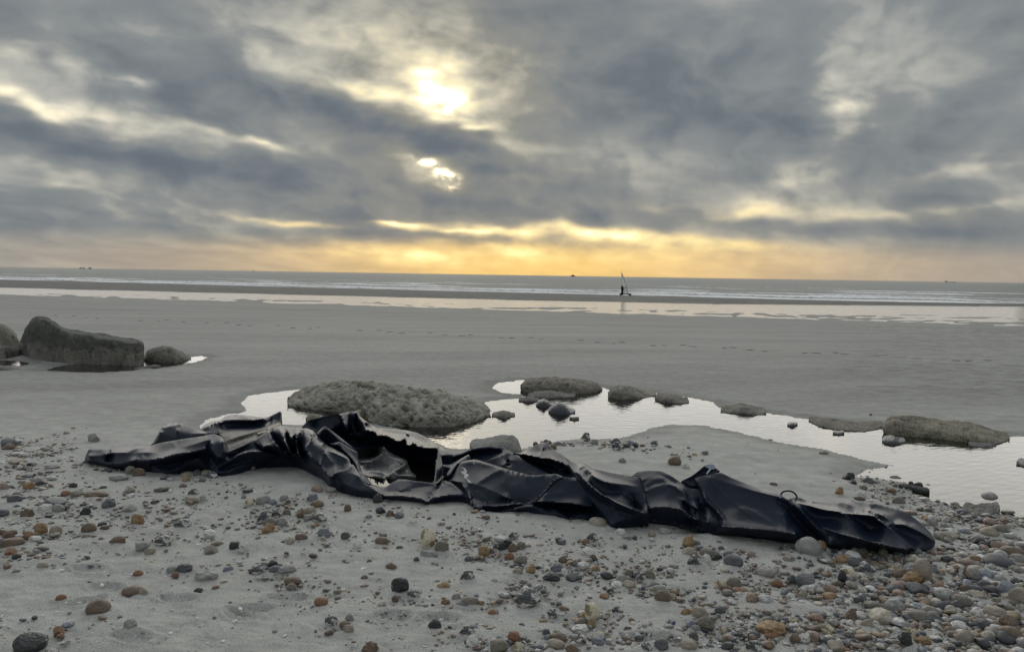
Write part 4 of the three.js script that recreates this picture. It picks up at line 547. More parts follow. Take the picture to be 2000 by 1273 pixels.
// the small shingle between them, too many to count
{
  const r = rng(901), gauss = () => Math.sqrt(-2 * Math.log(1 - r() * 0.9999)) * Math.cos(6.2832 * r());
  // heaps by where they lie: centre, spread, number, typical size in photograph pixels
  const HEAPS = [
    [1840, 1110, 110, 70, 560, 10], [1750, 1180, 150, 60, 620, 10], [1900, 1200, 90, 60, 520, 12], [1620, 1230, 130, 34, 380, 10], [1900, 1040, 70, 34, 260, 8], [1700, 1085, 90, 20, 260, 9], [1560, 1150, 90, 26, 150, 8], [1460, 1110, 60, 14, 80, 7], [1950, 1250, 60, 30, 200, 12],
    [1780, 945, 50, 26, 140, 5], [1830, 985, 40, 14, 130, 6], [1960, 1010, 40, 12, 80, 6], [1720, 960, 30, 14, 40, 5],
    [60, 1060, 70, 26, 190, 7], [130, 1000, 110, 40, 300, 6], [40, 960, 60, 36, 200, 5], [250, 1000, 70, 26, 150, 6], [350, 1030, 70, 14, 150, 6], [60, 910, 70, 20, 210, 5], [160, 880, 60, 12, 170, 5], [30, 870, 40, 8, 70, 5], [220, 855, 50, 9, 120, 5], [130, 895, 50, 10, 120, 4], [390, 975, 50, 14, 60, 5], [450, 945, 50, 16, 60, 5], [60, 1100, 60, 16, 70, 6],
    [560, 1010, 60, 26, 180, 6], [620, 960, 50, 18, 110, 5], [540, 1035, 40, 14, 70, 6], [500, 1110, 50, 14, 80, 6], [580, 1135, 50, 14, 60, 6], [700, 1060, 60, 24, 90, 5], [760, 1000, 40, 14, 50, 5], [880, 1050, 60, 22, 170, 6], [960, 1075, 50, 14, 130, 6], [1050, 1095, 60, 16, 190, 6], [1110, 1080, 40, 12, 110, 6], [1120, 1115, 50, 12, 90, 6],
    [1010, 1160, 50, 16, 130, 7], [1150, 1195, 40, 14, 100, 7], [1240, 1130, 60, 18, 150, 7], [1290, 1160, 40, 12, 90, 7], [1360, 1090, 50, 14, 110, 6], [1420, 1150, 60, 20, 120, 7], [1330, 1110, 40, 10, 60, 6], [1040, 1250, 70, 16, 160, 8], [920, 1240, 50, 18, 90, 7], [1180, 1245, 60, 18, 110, 8], [1290, 1225, 50, 18, 110, 7], [1400, 1240, 70, 20, 160, 8], [1500, 1200, 60, 24, 140, 8],
    [680, 1220, 60, 30, 90, 5], [820, 1180, 80, 30, 90, 5], [640, 1180, 50, 20, 50, 5], [900, 1170, 50, 20, 60, 5], [200, 1060, 120, 20, 60, 4], [330, 1130, 90, 30, 50, 4], [100, 1230, 80, 20, 40, 6], [300, 1240, 120, 20, 30, 4], [1180, 1030, 80, 16, 70, 5], [1300, 1060, 60, 14, 40, 5],
    [1060, 858, 40, 6, 60, 6], [1170, 864, 50, 6, 70, 7], [1100, 862, 30, 4, 30, 5], [1320, 900, 30, 10, 40, 6], [1280, 880, 60, 8, 24, 4], [570, 826, 22, 4, 26, 6], [745, 832, 26, 8, 40, 6], [420, 835, 30, 6, 20, 5], [1690, 930, 30, 12, 36, 4], [1000, 1000, 900, 130, 450, 3.2], [1500, 1130, 500, 90, 500, 4.2]];
  const TINTS = [[0.27, 0.20, 0.15, 3], [0.35, 0.235, 0.16, 2], [0.45, 0.34, 0.21, 2], [0.48, 0.44, 0.37, 6], [0.48, 0.36, 0.29, 2], [0.31, 0.285, 0.235, 4], [0.48, 0.475, 0.45, 5], [0.155, 0.162, 0.175, 4], [0.30, 0.32, 0.37, 2], [0.07, 0.072, 0.08, 2], [0.82, 0.81, 0.78, 6], [0.72, 0.65, 0.53, 2]];
  const bag = TINTS.flatMap((t) => Array(t[3]).fill(t)), smallSkin = texture(256, (u, v) => { const n = tfbm(u, v, 4, 5, 0.62, 81), m = tfbm(u, v, 24, 3, 0.7, 84); return clamp(0.80 + 0.5 * n + 0.25 * m, 0.2, 1); }, { srgb: true });
  const small = new THREE.MeshStandardMaterial({ map: smallSkin, roughness: 0.42 }), shapes = [[21, 0.1, 0], [22, 0.14, 0], [23, 0.4, 3], [24, 0.7, 3], [25, 0.25, 6], [26, 0.3, 4]].map(([s, k, c]) => stoneGeometry(3, s, k, c));
  const spots = shapes.map(() => []), M = new THREE.Object3D(), C = new THREE.Color(), grid = new Map();
  for (const L of LAID) { const k = Math.round(L.x * 6) + ',' + Math.round(L.z * 6); grid.set(k, [...(grid.get(k) ?? []), L]); }
  for (const [cx, cy, sx, sy, n, size] of HEAPS) for (let i = 0; i < n * 1.25; i++) {
    const px = cx + gauss() * sx, py = cy + gauss() * sy; if (py > 1330 || py < 800 || px < -160 || px > 2160) continue;
    const band = table([[150, 840], [300, 800], [560, 800], [1000, 850], [1400, 905], [1600, 965], [1830, 1040]], px), under = table([[160, 905], [300, 928], [720, 975], [1180, 1010], [1400, 1048], [1600, 1075], [1830, 1082]], px);
    if (px > 150 && px < 1835 && py > band && py < under - 4) continue; // the dinghy lies there
    const p = onLevel(px, py, 0), m = Math.hypot(p.x, p.z, EYE) / F, w = size * m * Math.exp(0.5 * gauss()) * 0.75; if (p.z < -11) continue;
    const y = smoothGround(p.x, p.z), k = Math.floor(r() * shapes.length), t = bag[Math.floor(r() * bag.length)], v = 0.75 + 0.5 * r();
    M.position.set(p.x, y + w * (0.05 + 0.22 * r()), p.z); M.rotation.set((r() - 0.5) * 0.5, r() * 6.28, (r() - 0.5) * 0.5); M.scale.set(w * 0.55, w * (0.16 + 0.24 * r()), w * (0.34 + 0.2 * r())); M.updateMatrix();
    spots[k].push([M.matrix.clone(), t[0] * v, t[1] * v, t[2] * v]);
  }
  const AVERAGE = { brown: [0.22, 0.165, 0.125], rust: [0.34, 0.21, 0.14], amber: [0.42, 0.3, 0.17], tan: [0.44, 0.395, 0.32], pink: [0.44, 0.34, 0.275], olive: [0.28, 0.255, 0.21], grey: [0.43, 0.425, 0.4], slate: [0.15, 0.157, 0.17], blue: [0.29, 0.31, 0.355], black: [0.06, 0.062, 0.067], mottled: [0.4, 0.39, 0.37], white: [0.78, 0.77, 0.74], cream: [0.66, 0.6, 0.48] };
  for (const L of LEFT) { const k = Math.floor(L.pick * 6) % 6; shapes[k].computeBoundingBox(); const m = new THREE.Mesh(shapes[k]); setStone(m, L); m.updateMatrix(); spots[k].push([m.matrix.clone(), ...AVERAGE[L.kind]]); }
  const heap = new THREE.Group();
  spots.forEach((list, k) => { const im = new THREE.InstancedMesh(shapes[k], small, list.length); list.forEach(([m, a, b, c], i) => { im.setMatrixAt(i, m); im.setColorAt(i, C.setRGB(a, b, c)); }); im.name = 'small_pebbles'; heap.add(im); });
  heap.name = 'small_shingle'; heap.userData = { kind: 'stuff', label: 'small multicoloured pebbles strewn over the sand between the larger stones', category: 'shingle' }; scene.add(dress(heap));
  console.log('small', spots.map((s) => s.length).join(), 'big', LAID.length);
}

// prints of someone who crossed the flats: lips of sand pushed up round each step
{
  const g = new THREE.SphereGeometry(1, 14, 8), list = TRAIL.filter(([px]) => px < 2000).map(([px, py]) => { const r = ray(px, py).clone(); let d = 12; for (; d < 60; d += 0.05) { const t = d / -r.z; if (EYE + r.y * t <= smoothGround(r.x * t, -d)) break; } return [r.x * d / -r.z, -d]; });
  const im = new THREE.InstancedMesh(g, sandMat, list.length), o = new THREE.Object3D();
  list.forEach(([x, z], i) => { const y = smoothGround(x, z), s = 0.8 + 0.4 * Math.abs(Math.sin(i * 7.3)); for (const k of [0]) { o.position.set(x + (k ? 0.05 : 0), y + 0.012, z - k * 0.16); o.rotation.set(0, 0.4 * Math.sin(i * 3.1), 0); o.scale.set(0.09 * s, 0.008 * s, 0.03); o.updateMatrix(); im.setMatrixAt(i, o.matrix); } });
  im.name = 'footprint_trail'; im.userData = { kind: 'stuff', label: 'faint line of footprints crossing the wet sand flats', category: 'footprints' }; scene.add(dress(im));
}

{ // a mussel shell lying open
  const p = onLevel(1309, 1219), shell = new THREE.MeshPhysicalMaterial({ color: new THREE.Color(0.035, 0.045, 0.085), roughness: 0.25, side: THREE.DoubleSide }), o = new THREE.Group();
  for (const k of [-1, 1]) { const g = new THREE.SphereGeometry(1, 24, 10, 0, Math.PI * 2, 0, Math.PI / 2), q = g.attributes.position; for (let i = 0; i < q.count; i++) { const x = q.getX(i), s = 0.45 + 0.55 * Math.pow((x + 1) / 2, 0.6); q.setXYZ(i, x * 0.026, q.getY(i) * 0.008 * s, q.getZ(i) * 0.013 * s); } g.computeVertexNormals(); g.rotateX(k * 0.55); g.translate(0, 0.004, k * 0.011); part(o, g, shell, 'valve'); }
  o.position.set(p.x, smoothGround(p.x, p.z) + 0.004, p.z); o.rotation.y = 1.1; add(o, 'mussel_shell', 'dark blue mussel shell lying open on the near sand', 'shell');
  // chips of white shell, too small and many to count
  const r = rng(4411), list = [], n = 420, im = new THREE.InstancedMesh(stoneGeometry(2, 41, 0.3, 4), new THREE.MeshStandardMaterial({ color: new THREE.Color(0.78, 0.77, 0.74), roughness: 0.5 }), n), m = new THREE.Object3D();
  for (let i = 0; i < n; i++) { const px = -60 + 2120 * r(), py = 930 + 340 * r(), under = table([[0, 900], [160, 910], [420, 945], [720, 985], [1180, 1025], [1400, 1055], [1830, 1092], [2000, 980]], px); const q = onLevel(px, Math.max(py, under + 4 + 60 * r())), w = 0.004 + 0.010 * r() * r(); m.position.set(q.x, smoothGround(q.x, q.z) + 0.004 + 0.004 * n2(q.x * 9, q.z * 9), q.z); m.rotation.set(r() - 0.5, r() * 6, r() - 0.5); m.scale.set(w, w * 0.3, w * 0.7); m.updateMatrix(); im.setMatrixAt(i, m.matrix); }
  im.name = 'shell_chips'; im.userData = { kind: 'stuff', label: 'tiny white shell chips scattered over the sand', category: 'shells' }; scene.add(dress(im));
}
// ------------------------------------------------------------------ the collapsed rubber dinghy
// Triangulation of points in a plane (incremental, with a walk to the triangle that holds the new point)
function delaunay(P) {
  const n = P.length, V = P.map((p) => [p[0], p[1]]); V.push([-9e4, -9e4], [9e4, -9e4], [0, 9e4]);
  const T = [[n, n + 1, n + 2]], A = [[-1, -1, -1]], live = [true]; let last = 0; // A[t][k]: the neighbour across the edge opposite to corner k
  const orient = (a, b, c) => (V[b][0] - V[a][0]) * (V[c][1] - V[a][1]) - (V[b][1] - V[a][1]) * (V[c][0] - V[a][0]);
  const inCircle = (t, p) => { const [a, b, c] = T[t].map((i) => [V[i][0] - p[0], V[i][1] - p[1]]), q = (v) => v[0] * v[0] + v[1] * v[1]; return q(a) * (b[0] * c[1] - c[0] * b[1]) - q(b) * (a[0] * c[1] - c[0] * a[1]) + q(c) * (a[0] * b[1] - b[0] * a[1]) > 0; };
  for (let i = 0; i < n; i++) {
    let t = last, guard = 0;
    walk: while (guard++ < 20000) { for (let k = 0; k < 3; k++) if (orient(T[t][(k + 1) % 3], T[t][(k + 2) % 3], i) < 0 && A[t][k] >= 0) { t = A[t][k]; continue walk; } break; }
    const bad = new Set([t]), stack = [t], rim = [];
    while (stack.length) { const c = stack.pop(); for (const b of A[c]) if (b >= 0 && !bad.has(b) && inCircle(b, V[i])) { bad.add(b); stack.push(b); } }
    for (const c of bad) for (let k = 0; k < 3; k++) if (A[c][k] < 0 || !bad.has(A[c][k])) rim.push([T[c][(k + 1) % 3], T[c][(k + 2) % 3], A[c][k], c]);
    for (const c of bad) live[c] = false;
    const from = new Map(), to = new Map(), made = [];
    for (const [a, b, out, old] of rim) { const m = T.length; T.push([i, a, b]); A.push([out, -1, -1]); live.push(true); from.set(a, m); to.set(b, m); made.push(m); if (out >= 0) for (let k = 0; k < 3; k++) if (A[out][k] === old && T[out][(k + 1) % 3] === b && T[out][(k + 2) % 3] === a) A[out][k] = m; }
    for (const m of made) { A[m][1] = from.get(T[m][2]) ?? -1; A[m][2] = to.get(T[m][1]) ?? -1; }
    last = made[0];
  }
  return T.filter((t, k) => live[k] && t.every((i) => i < n));
}
const inside = (P, x, y) => { let c = false; for (let i = 0, j = P.length - 1; i < P.length; j = i++) if (P[i][1] > y !== P[j][1] > y && x < ((P[j][0] - P[i][0]) * (y - P[i][1])) / (P[j][1] - P[i][1]) + P[i][0]) c = !c; return c; };
// views of the photograph the folds were measured in: left, top, scale
const VIEW = { A: [150, 780, 0.15], B: [400, 780, 0.15], C: [560, 780, 0.15], D: [680, 840, 0.15], E: [900, 850, 0.15], G: [1000, 820, 0.25], H: [1350, 860, 0.3], P: [0, 0, 1] };
// the front foot of the boat on the sand, and how far its folds stand back from it
const FOOT = [[160, 5.96], [240, 5.68], [330, 5.69], [420, 5.58], [560, 5.95], [700, 5.31], [750, 5.05], [840, 5.03], [970, 4.9], [1170, 4.72], [1265, 4.7], [1380, 4.61], [1500, 4.4], [1600, 4.29], [1720, 4.23], [1830, 4.25]];
const DEEP = [[160, 0.7], [450, 0.72], [600, 0.8], [900, 0.62], [1200, 0.46], [1500, 0.38], [1830, 0.42]];
const stand = (px, d) => { const f = table(FOOT, px); return d > f ? f + (d - f) * table(DEEP, px) : d; };
// a third number under 2 is a height over the sand, otherwise a distance
const seen = (v, pts) => pts.map(([x, y, d]) => { const px = VIEW[v][0] + x * VIEW[v][2], py = VIEW[v][1] + y * VIEW[v][2]; return [px, py, d < 2 ? -onLevel(px, py, d).z : stand(px, d)]; });
const seenBack = (v, pts) => pts.map(([x, y, d]) => { const px = VIEW[v][0] + x * VIEW[v][2], py = VIEW[v][1] + y * VIEW[v][2]; return [px, py, d < 2 ? -onLevel(px, py, d).z : d]; });
function along(pts, step, closed = false) { // points at even steps along a line through these points, a little rounded
  const out = [], n = pts.length, N = closed ? n : n - 1, at = (i) => closed ? pts[(i + n) % n] : pts[Math.min(n - 1, Math.max(0, i))];
  for (let i = 0; i < N; i++) {
    const a = at(i - 1), b = at(i), c = at(i + 1), d = at(i + 2), k = Math.max(1, Math.round(Math.hypot(c[0] - b[0], c[1] - b[1]) / step));
    for (let q = 0; q < k; q++) { const t = q / k; out.push([0, 1, 2].map((m) => { const cr = 0.5 * (2 * b[m] + (c[m] - a[m]) * t + (2 * a[m] - 5 * b[m] + 4 * c[m] - d[m]) * t * t + (3 * b[m] - a[m] - 3 * c[m] + d[m]) * t * t * t); return lerp(b[m] + (c[m] - b[m]) * t, cr, 0.5); })); }
  }
  if (!closed) out.push(pts[n - 1]);
  return out;
}
// a sheet of fabric: its outline and its folds, each a line of points with their distance; between folds it lies as a slack membrane
function fabric({ rim, folds = [], creases = [], grid = 2.7, slack = 10, boost = 1.9, crumple = 0.005, skirt = 0.07, seed = 1, uvScale = 0.5 }) {
  const edge = along(rim, 4, true), raw = [...edge]; for (const f of folds) raw.push(...along(f, 4));
  const first = [], got = new Map();
  for (const p of raw) { const k = Math.round(p[0] / 1.6) + ',' + Math.round(p[1] / 1.6); if (!got.has(k)) { got.set(k, 1); first.push([p[0] + 0.01 * Math.sin(first.length * 12.9), p[1] + 0.01 * Math.cos(first.length * 7.7), p[2]]); } }
  const T1 = delaunay(first);
  // distance anywhere on the sheet, from the triangles between the folds
  const cells = new Map(), CS = 24;
  T1.forEach((t) => { const xs = t.map((i) => first[i][0]), ys = t.map((i) => first[i][1]); for (let a = Math.floor(Math.min(...xs) / CS); a <= Math.floor(Math.max(...xs) / CS); a++) for (let b = Math.floor(Math.min(...ys) / CS); b <= Math.floor(Math.max(...ys) / CS); b++) { const k = a * 4096 + b; if (!cells.has(k)) cells.set(k, []); cells.get(k).push(t); } });
  const depth = (x, y) => { for (const t of cells.get(Math.floor(x / CS) * 4096 + Math.floor(y / CS)) ?? []) { const [a, b, c] = t.map((i) => first[i]), D = (b[1] - c[1]) * (a[0] - c[0]) + (c[0] - b[0]) * (a[1] - c[1]), u = ((b[1] - c[1]) * (x - c[0]) + (c[0] - b[0]) * (y - c[1])) / D, v = ((c[1] - a[1]) * (x - c[0]) + (a[0] - c[0]) * (y - c[1])) / D; if (u > -1e-6 && v > -1e-6 && u + v < 1 + 1e-6) return u * a[2] + v * b[2] + (1 - u - v) * c[2]; } return null; };
  const pts = along(rim, grid, true).map((p, i) => [p[0] + 0.012 * Math.sin(i * 3.1), p[1] + 0.012 * Math.cos(i * 5.3), p[2]]), nEdge = pts.length, shape = pts.map((p) => [p[0], p[1]]);
  const REAL = folds.flatMap((f) => along(f, grid)), taken = new Map(pts.map((p) => [Math.round(p[0] / grid) + ',' + Math.round(p[1] / grid), 1])), tk = (x, y) => taken.has(Math.round(x / grid) + ',' + Math.round(y / grid));
  for (const q of REAL) if (inside(shape, q[0], q[1]) && !tk(q[0], q[1])) { taken.set(Math.round(q[0] / grid) + ',' + Math.round(q[1] / grid), 1); pts.push([q[0] + 0.01 * Math.sin(pts.length * 2.3), q[1] + 0.01 * Math.cos(pts.length * 3.7), q[2]]); }
  const nPin = pts.length;
  const bx = [Math.min(...shape.map((p) => p[0])), Math.max(...shape.map((p) => p[0]))], by = [Math.min(...shape.map((p) => p[1])), Math.max(...shape.map((p) => p[1]))], r = rng(seed * 31 + 7);
  for (let y = by[0]; y < by[1]; y += grid) for (let x = bx[0]; x < bx[1]; x += grid) { if (tk(x, y)) continue; const qx = x + (r() - 0.5) * grid * 0.5, qy = y + (r() - 0.5) * grid * 0.5; if (!inside(shape, qx, qy)) continue; const d = depth(qx, qy); if (d !== null) pts.push([qx, qy, d]); }
  const T = delaunay(pts).filter((t) => { const cx = (pts[t[0]][0] + pts[t[1]][0] + pts[t[2]][0]) / 3, cy = (pts[t[0]][1] + pts[t[1]][1] + pts[t[2]][1]) / 3; return inside(shape, cx, cy); });
  const link = pts.map(() => []); for (const [a, b, c] of T) { link[a].push(b, c); link[b].push(a, c); link[c].push(a, b); }
  // weights that level a point among its neighbours and leave any plane as it is
  const share = link.map((L, i) => { const n = L.length; if (!n) return null; let mx = 0, my = 0; for (const j of L) { mx += pts[j][0] - pts[i][0]; my += pts[j][1] - pts[i][1]; } mx /= n; my /= n; let a = 1e-6, b = 0, c = 1e-6; for (const j of L) { const x = pts[j][0] - pts[i][0] - mx, y = pts[j][1] - pts[i][1] - my; a += x * x / n; b += x * y / n; c += y * y / n; } const det = a * c - b * b, u = (c * mx - b * my) / det, v = (a * my - b * mx) / det; return L.map((j) => (1 - u * (pts[j][0] - pts[i][0] - mx) - v * (pts[j][1] - pts[i][1] - my)) / n); });
  const level = (V, i) => { let m = 0; const L = link[i], w = share[i]; for (let k = 0; k < L.length; k++) m += w[k] * V[L[k]]; return m; };
  let D = pts.map((p) => p[2]);
  for (let s = 0; s < slack; s++) { const E = D.slice(); for (let i = nPin; i < pts.length; i++) if (link[i].length) E[i] = lerp(D[i], level(D, i), 0.6); D = E; }
  if (boost !== 1) { // folds stand a little prouder of the general lie of the sheet
    let S = D.slice(); for (let k = 0; k < 30; k++) { const E = S.slice(); for (let i = nEdge; i < pts.length; i++) if (link[i].length) E[i] = lerp(S[i], level(S, i), 0.8); S = E; }
    D = D.map((d, i) => S[i] + (d - S[i]) * boost);
  }
  // sharp creases: a ridge (or, below zero, a valley) with one steep and one long side
  for (const [v, amp, line, wide = 17] of creases) {
    const L = along(seen(v, line.map(([x, y]) => [x, y, 5])), 4);
    for (let i = nEdge; i < pts.length; i++) {
      let best = 1e9, side = 1, t = 0; for (let k = 1; k < L.length; k++) { const ax = L[k - 1][0], ay = L[k - 1][1], ex = L[k][0] - ax, ey = L[k][1] - ay, q = clamp(((pts[i][0] - ax) * ex + (pts[i][1] - ay) * ey) / (ex * ex + ey * ey + 1e-9)), dx = pts[i][0] - ax - q * ex, dy = pts[i][1] - ay - q * ey, d = Math.hypot(dx, dy); if (d < best) { best = d; side = ex * dy - ey * dx; t = (k - 1 + q) / (L.length - 1); } }
      const w = side > 0 ? wide : wide * 0.42; if (best < w) D[i] -= amp * (1 - best / w) ** 1.25 * Math.min(1, 5 * t, 5 * (1 - t));
    }
  }
  const pos = pts.map((p, i) => { const q = atDepth(p[0], p[1], D[i]); const f = smoothGround(q.x, q.z); if (q.y < f + 0.004) q.y = f + 0.004; return q; });
  let g = new THREE.BufferGeometry(); g.setAttribute('position', new THREE.Float32BufferAttribute(pos.flatMap((p) => [p.x, p.y, p.z]), 3)); g.setIndex(T.flatMap(([a, b, c]) => [a, c, b])); g.computeVertexNormals();
  // creases left by folding: sharp little ridges of the fabric, along no direction in particular
  const p = g.attributes.position.array, N = g.attributes.normal.array, o = seed * 4.7;
  for (let i = 0; i < p.length; i += 3) {
    const x = p[i], y = p[i + 1], z = p[i + 2], e = i / 3 < nEdge ? 0.4 : 1, w = 0.5 * n3(x * 1.9 + o, y * 1.9, z * 1.9), v = 0.5 * n3(x * 2.3 - o, y * 2.3, z * 2.3 + 5);
    const crease = (n, sharp) => Math.max(0, 1 - Math.abs(n) * sharp), a = crease(n3(x * 2.6 + o + w, y * 3.6 + v, z * 3.2), 5.5), b = crease(n3(x * 5.2 - o + v, y * 7.5 + w, z * 6.5), 4.5), c = crease(n3(x * 10 + o, y * 13 + v * 2, z * 11 + w), 3.5), many = sstep(-0.25, 0.35, n3(x * 2.1 - o, y * 2.1, z * 2.1));
    const h = crumple * (0.30 * a + 0.08 * b * many - 0.05) * e;
    for (let k = 0; k < 3; k++) p[i + k] += N[i + k] * h;
  }
  if (skirt) { // the far side of the fabric, hanging down behind its edge to the sand
    let area = 0; for (let i = 0; i < nEdge; i++) { const a = pts[i], b = pts[(i + 1) % nEdge]; area += a[0] * b[1] - b[0] * a[1]; }
    const P2 = Array.from(p), base = p.length / 3, I = Array.from(g.index.array), RINGS = 3;
    for (let i = 0; i < nEdge; i++) { const qx = p[i * 3], qy = p[i * 3 + 1], qz = p[i * 3 + 2], m = smoothGround(qx, qz - skirt), h = Math.max(0, qy - m), s = skirt * Math.min(1, h * 6), k = Math.min(0.012, h * 0.2); P2.push(qx, qy - k, qz - Math.min(0.03, s * 0.4), qx, lerp(qy, m, 0.5), qz - s * 0.8, qx, m - 0.02, qz - s); }
    for (let i = 0; i < nEdge; i++) { const j = (i + 1) % nEdge, A = [i, ...[0, 1, 2].map((k) => base + i * RINGS + k)], B = [j, ...[0, 1, 2].map((k) => base + j * RINGS + k)]; for (let k = 0; k < RINGS; k++) { if (area < 0) I.push(A[k], A[k + 1], B[k], B[k], A[k + 1], B[k + 1]); else I.push(A[k], B[k], A[k + 1], B[k], B[k + 1], A[k + 1]); } }
    g = new THREE.BufferGeometry(); g.setAttribute('position', new THREE.Float32BufferAttribute(P2, 3)); g.setIndex(I);
  }
  const q = g.attributes.position, uv = new Float32Array(q.count * 2); for (let i = 0; i < q.count; i++) { uv[i * 2] = q.getX(i) / uvScale; uv[i * 2 + 1] = (q.getY(i) * 0.8 - q.getZ(i)) / uvScale; }
  g.setAttribute('uv', new THREE.BufferAttribute(uv, 2)); g.computeVertexNormals();
  return g;
}
const creaseMap = texture(512, (u, v) => { const w = 0.06 * tfbm(u, v, 4, 2, 0.5, 90), a = 1 - Math.min(1, Math.abs(tfbm(u + w, v, 5, 3, 0.5, 92)) * 3.4), b = 1 - Math.min(1, Math.abs(tfbm(u, v + w, 11, 2, 0.5, 95)) * 3.2); return 0.35 + 0.34 * a * a + 0.18 * b * b + 0.04 * tile2(u, v, 120, 98); });
const sandyMap = texture(512, (u, v) => { const n = tfbm(u, v, 5, 5, 0.6, 101), s = tile2(u, v, 110, 103), d = sstep(0.42, 0.75, s + 0.5 * n); return toS([lerp(0.011, 0.10, d * 0.10), lerp(0.0185, 0.10, d * 0.10), lerp(0.035, 0.092, d * 0.10)]); }, { srgb: true });
const rubber = new THREE.MeshPhysicalMaterial({ map: sandyMap, roughness: 0.33, ior: 1.5, specularIntensity: 0.5, bumpMap: creaseMap, bumpScale: 0.0005, side: THREE.DoubleSide });
const paintedSheenMap = texture(512, (u, v) => { const n = tfbm(u, v, 11, 5, 0.75, 111), s = tile2(u, v, 120, 113), d = 0.45 + 0.4 * sstep(-0.06, 0.06, n) * (0.6 + 0.5 * s); return toS([lerp(0.04, 0.14, d), lerp(0.045, 0.142, d), lerp(0.055, 0.14, d)]); }, { srgb: true });  // grey sky sheen on the floor rubber painted into the colour, in grainy patches
const floorRubber = new THREE.MeshPhysicalMaterial({ map: paintedSheenMap, roughness: 0.3, ior: 1.5, specularIntensity: 0.9, bumpMap: creaseMap, bumpScale: 0.0014, side: THREE.DoubleSide });
const paleFloor = new THREE.MeshStandardMaterial({ color: new THREE.Color(0.17, 0.16, 0.135), roughness: 0.5, bumpMap: creaseMap, bumpScale: 0.004, side: THREE.DoubleSide });
const creamFloor = new THREE.MeshStandardMaterial({ color: new THREE.Color(0.42, 0.38, 0.27), roughness: 0.55, bumpMap: creaseMap, bumpScale: 0.002, side: THREE.DoubleSide });
const dinghy = new THREE.Group();
const sheet = (name, o, m = rubber, label) => part(dinghy, fabric(o), m, name, label);
// left end: a flattened tube with an open collar
sheet('tube', { creases: [['A', 0.02, [[640, 690], [760, 640], [900, 622]], 9], ['A', 0.012, [[820, 620], [830, 720], [900, 790]], 9], ['A', 0.015, [[1250, 540], [1300, 640], [1250, 760]], 10]],
  seed: 1, crumple: 0.004,
  rim: seen('A', [[155, 650, 5.98], [250, 648, 5.97], [420, 640, 5.96], [560, 630, 5.95], [700, 625, 5.94], [800, 605, 5.95], [920, 612, 5.94], [1000, 590, 5.93], [1100, 562, 5.92], [1250, 535, 5.9], [1480, 500, 5.87], [1650, 475, 5.85], [1770, 450, 5.83], [1870, 478, 5.8], [1930, 550, 5.77], [1960, 640, 5.75], [1985, 690, 5.72], [1940, 790, 5.68], [1860, 900, 5.64], [1780, 940, 5.62], [1560, 935, 5.63], [1350, 915, 5.64], [1200, 942, 5.63], [1000, 948, 5.64], [880, 932, 5.66], [700, 906, 5.7], [560, 892, 5.74], [420, 876, 5.8], [270, 847, 5.88], [130, 828, 5.94], [98, 790, 5.95], [115, 730, 5.96]]),
  folds: [seen('A', [[160, 740, 5.87], [300, 735, 5.84], [440, 700, 5.82], [600, 690, 5.78], [700, 700, 5.76], [900, 690, 5.72], [1100, 690, 5.7], [1300, 640, 5.7], [1500, 590, 5.7], [1740, 520, 5.72]]), seen('A', [[150, 800, 5.87], [260, 815, 5.83], [400, 835, 5.76], [560, 845, 5.68], [720, 800, 5.63], [900, 800, 5.61], [1100, 770, 5.59], [1280, 720, 5.59], [1500, 690, 5.6], [1690, 640, 5.62]]),
    seen('A', [[400, 650, 5.93], [450, 720, 5.86], [400, 800, 5.83]]), seen('A', [[640, 690, 5.79], [760, 640, 5.86], [900, 622, 5.91]]), seen('A', [[1370, 900, 5.61], [1440, 795, 5.575], [1580, 780, 5.55], [1640, 830, 5.57], [1690, 880, 5.6]]), seen('A', [[1000, 850, 5.65], [1200, 850, 5.66], [1380, 800, 5.66], [1600, 740, 5.67], [1700, 780, 5.67]]),
    seen('A', [[1750, 565, 5.63], [1750, 665, 5.57], [1845, 765, 5.56], [1905, 690, 5.6], [1900, 545, 5.67]]), seen('A', [[1720, 560, 5.7], [1715, 700, 5.66], [1800, 820, 5.65]])] });
sheet('side_fabric', { seed: 2, crumple: 0.004,
  rim: seen('A', [[950, 630, 6.1], [1010, 530, 6.2], [1060, 440, 6.25], [1100, 372, 6.3], [1145, 332, 6.38], [1200, 316, 6.4], [1350, 310, 6.36], [1450, 350, 6.3], [1600, 405, 6.22], [1760, 425, 6.08], [1820, 470, 6.0], [1800, 560, 5.94], [1650, 580, 5.96], [1250, 620, 6.02]]),
  folds: [seen('A', [[1110, 375, 6.27], [1200, 350, 6.28], [1340, 318, 6.3]]), seen('A', [[1150, 340, 6.36], [1230, 335, 6.36], [1300, 322, 6.33]]), seen('A', [[1090, 420, 6.2], [1030, 560, 6.12]]), seen('A', [[1310, 400, 6.14], [1290, 500, 6.06]]), seen('A', [[1500, 450, 6.12], [1650, 440, 6.1]])] });
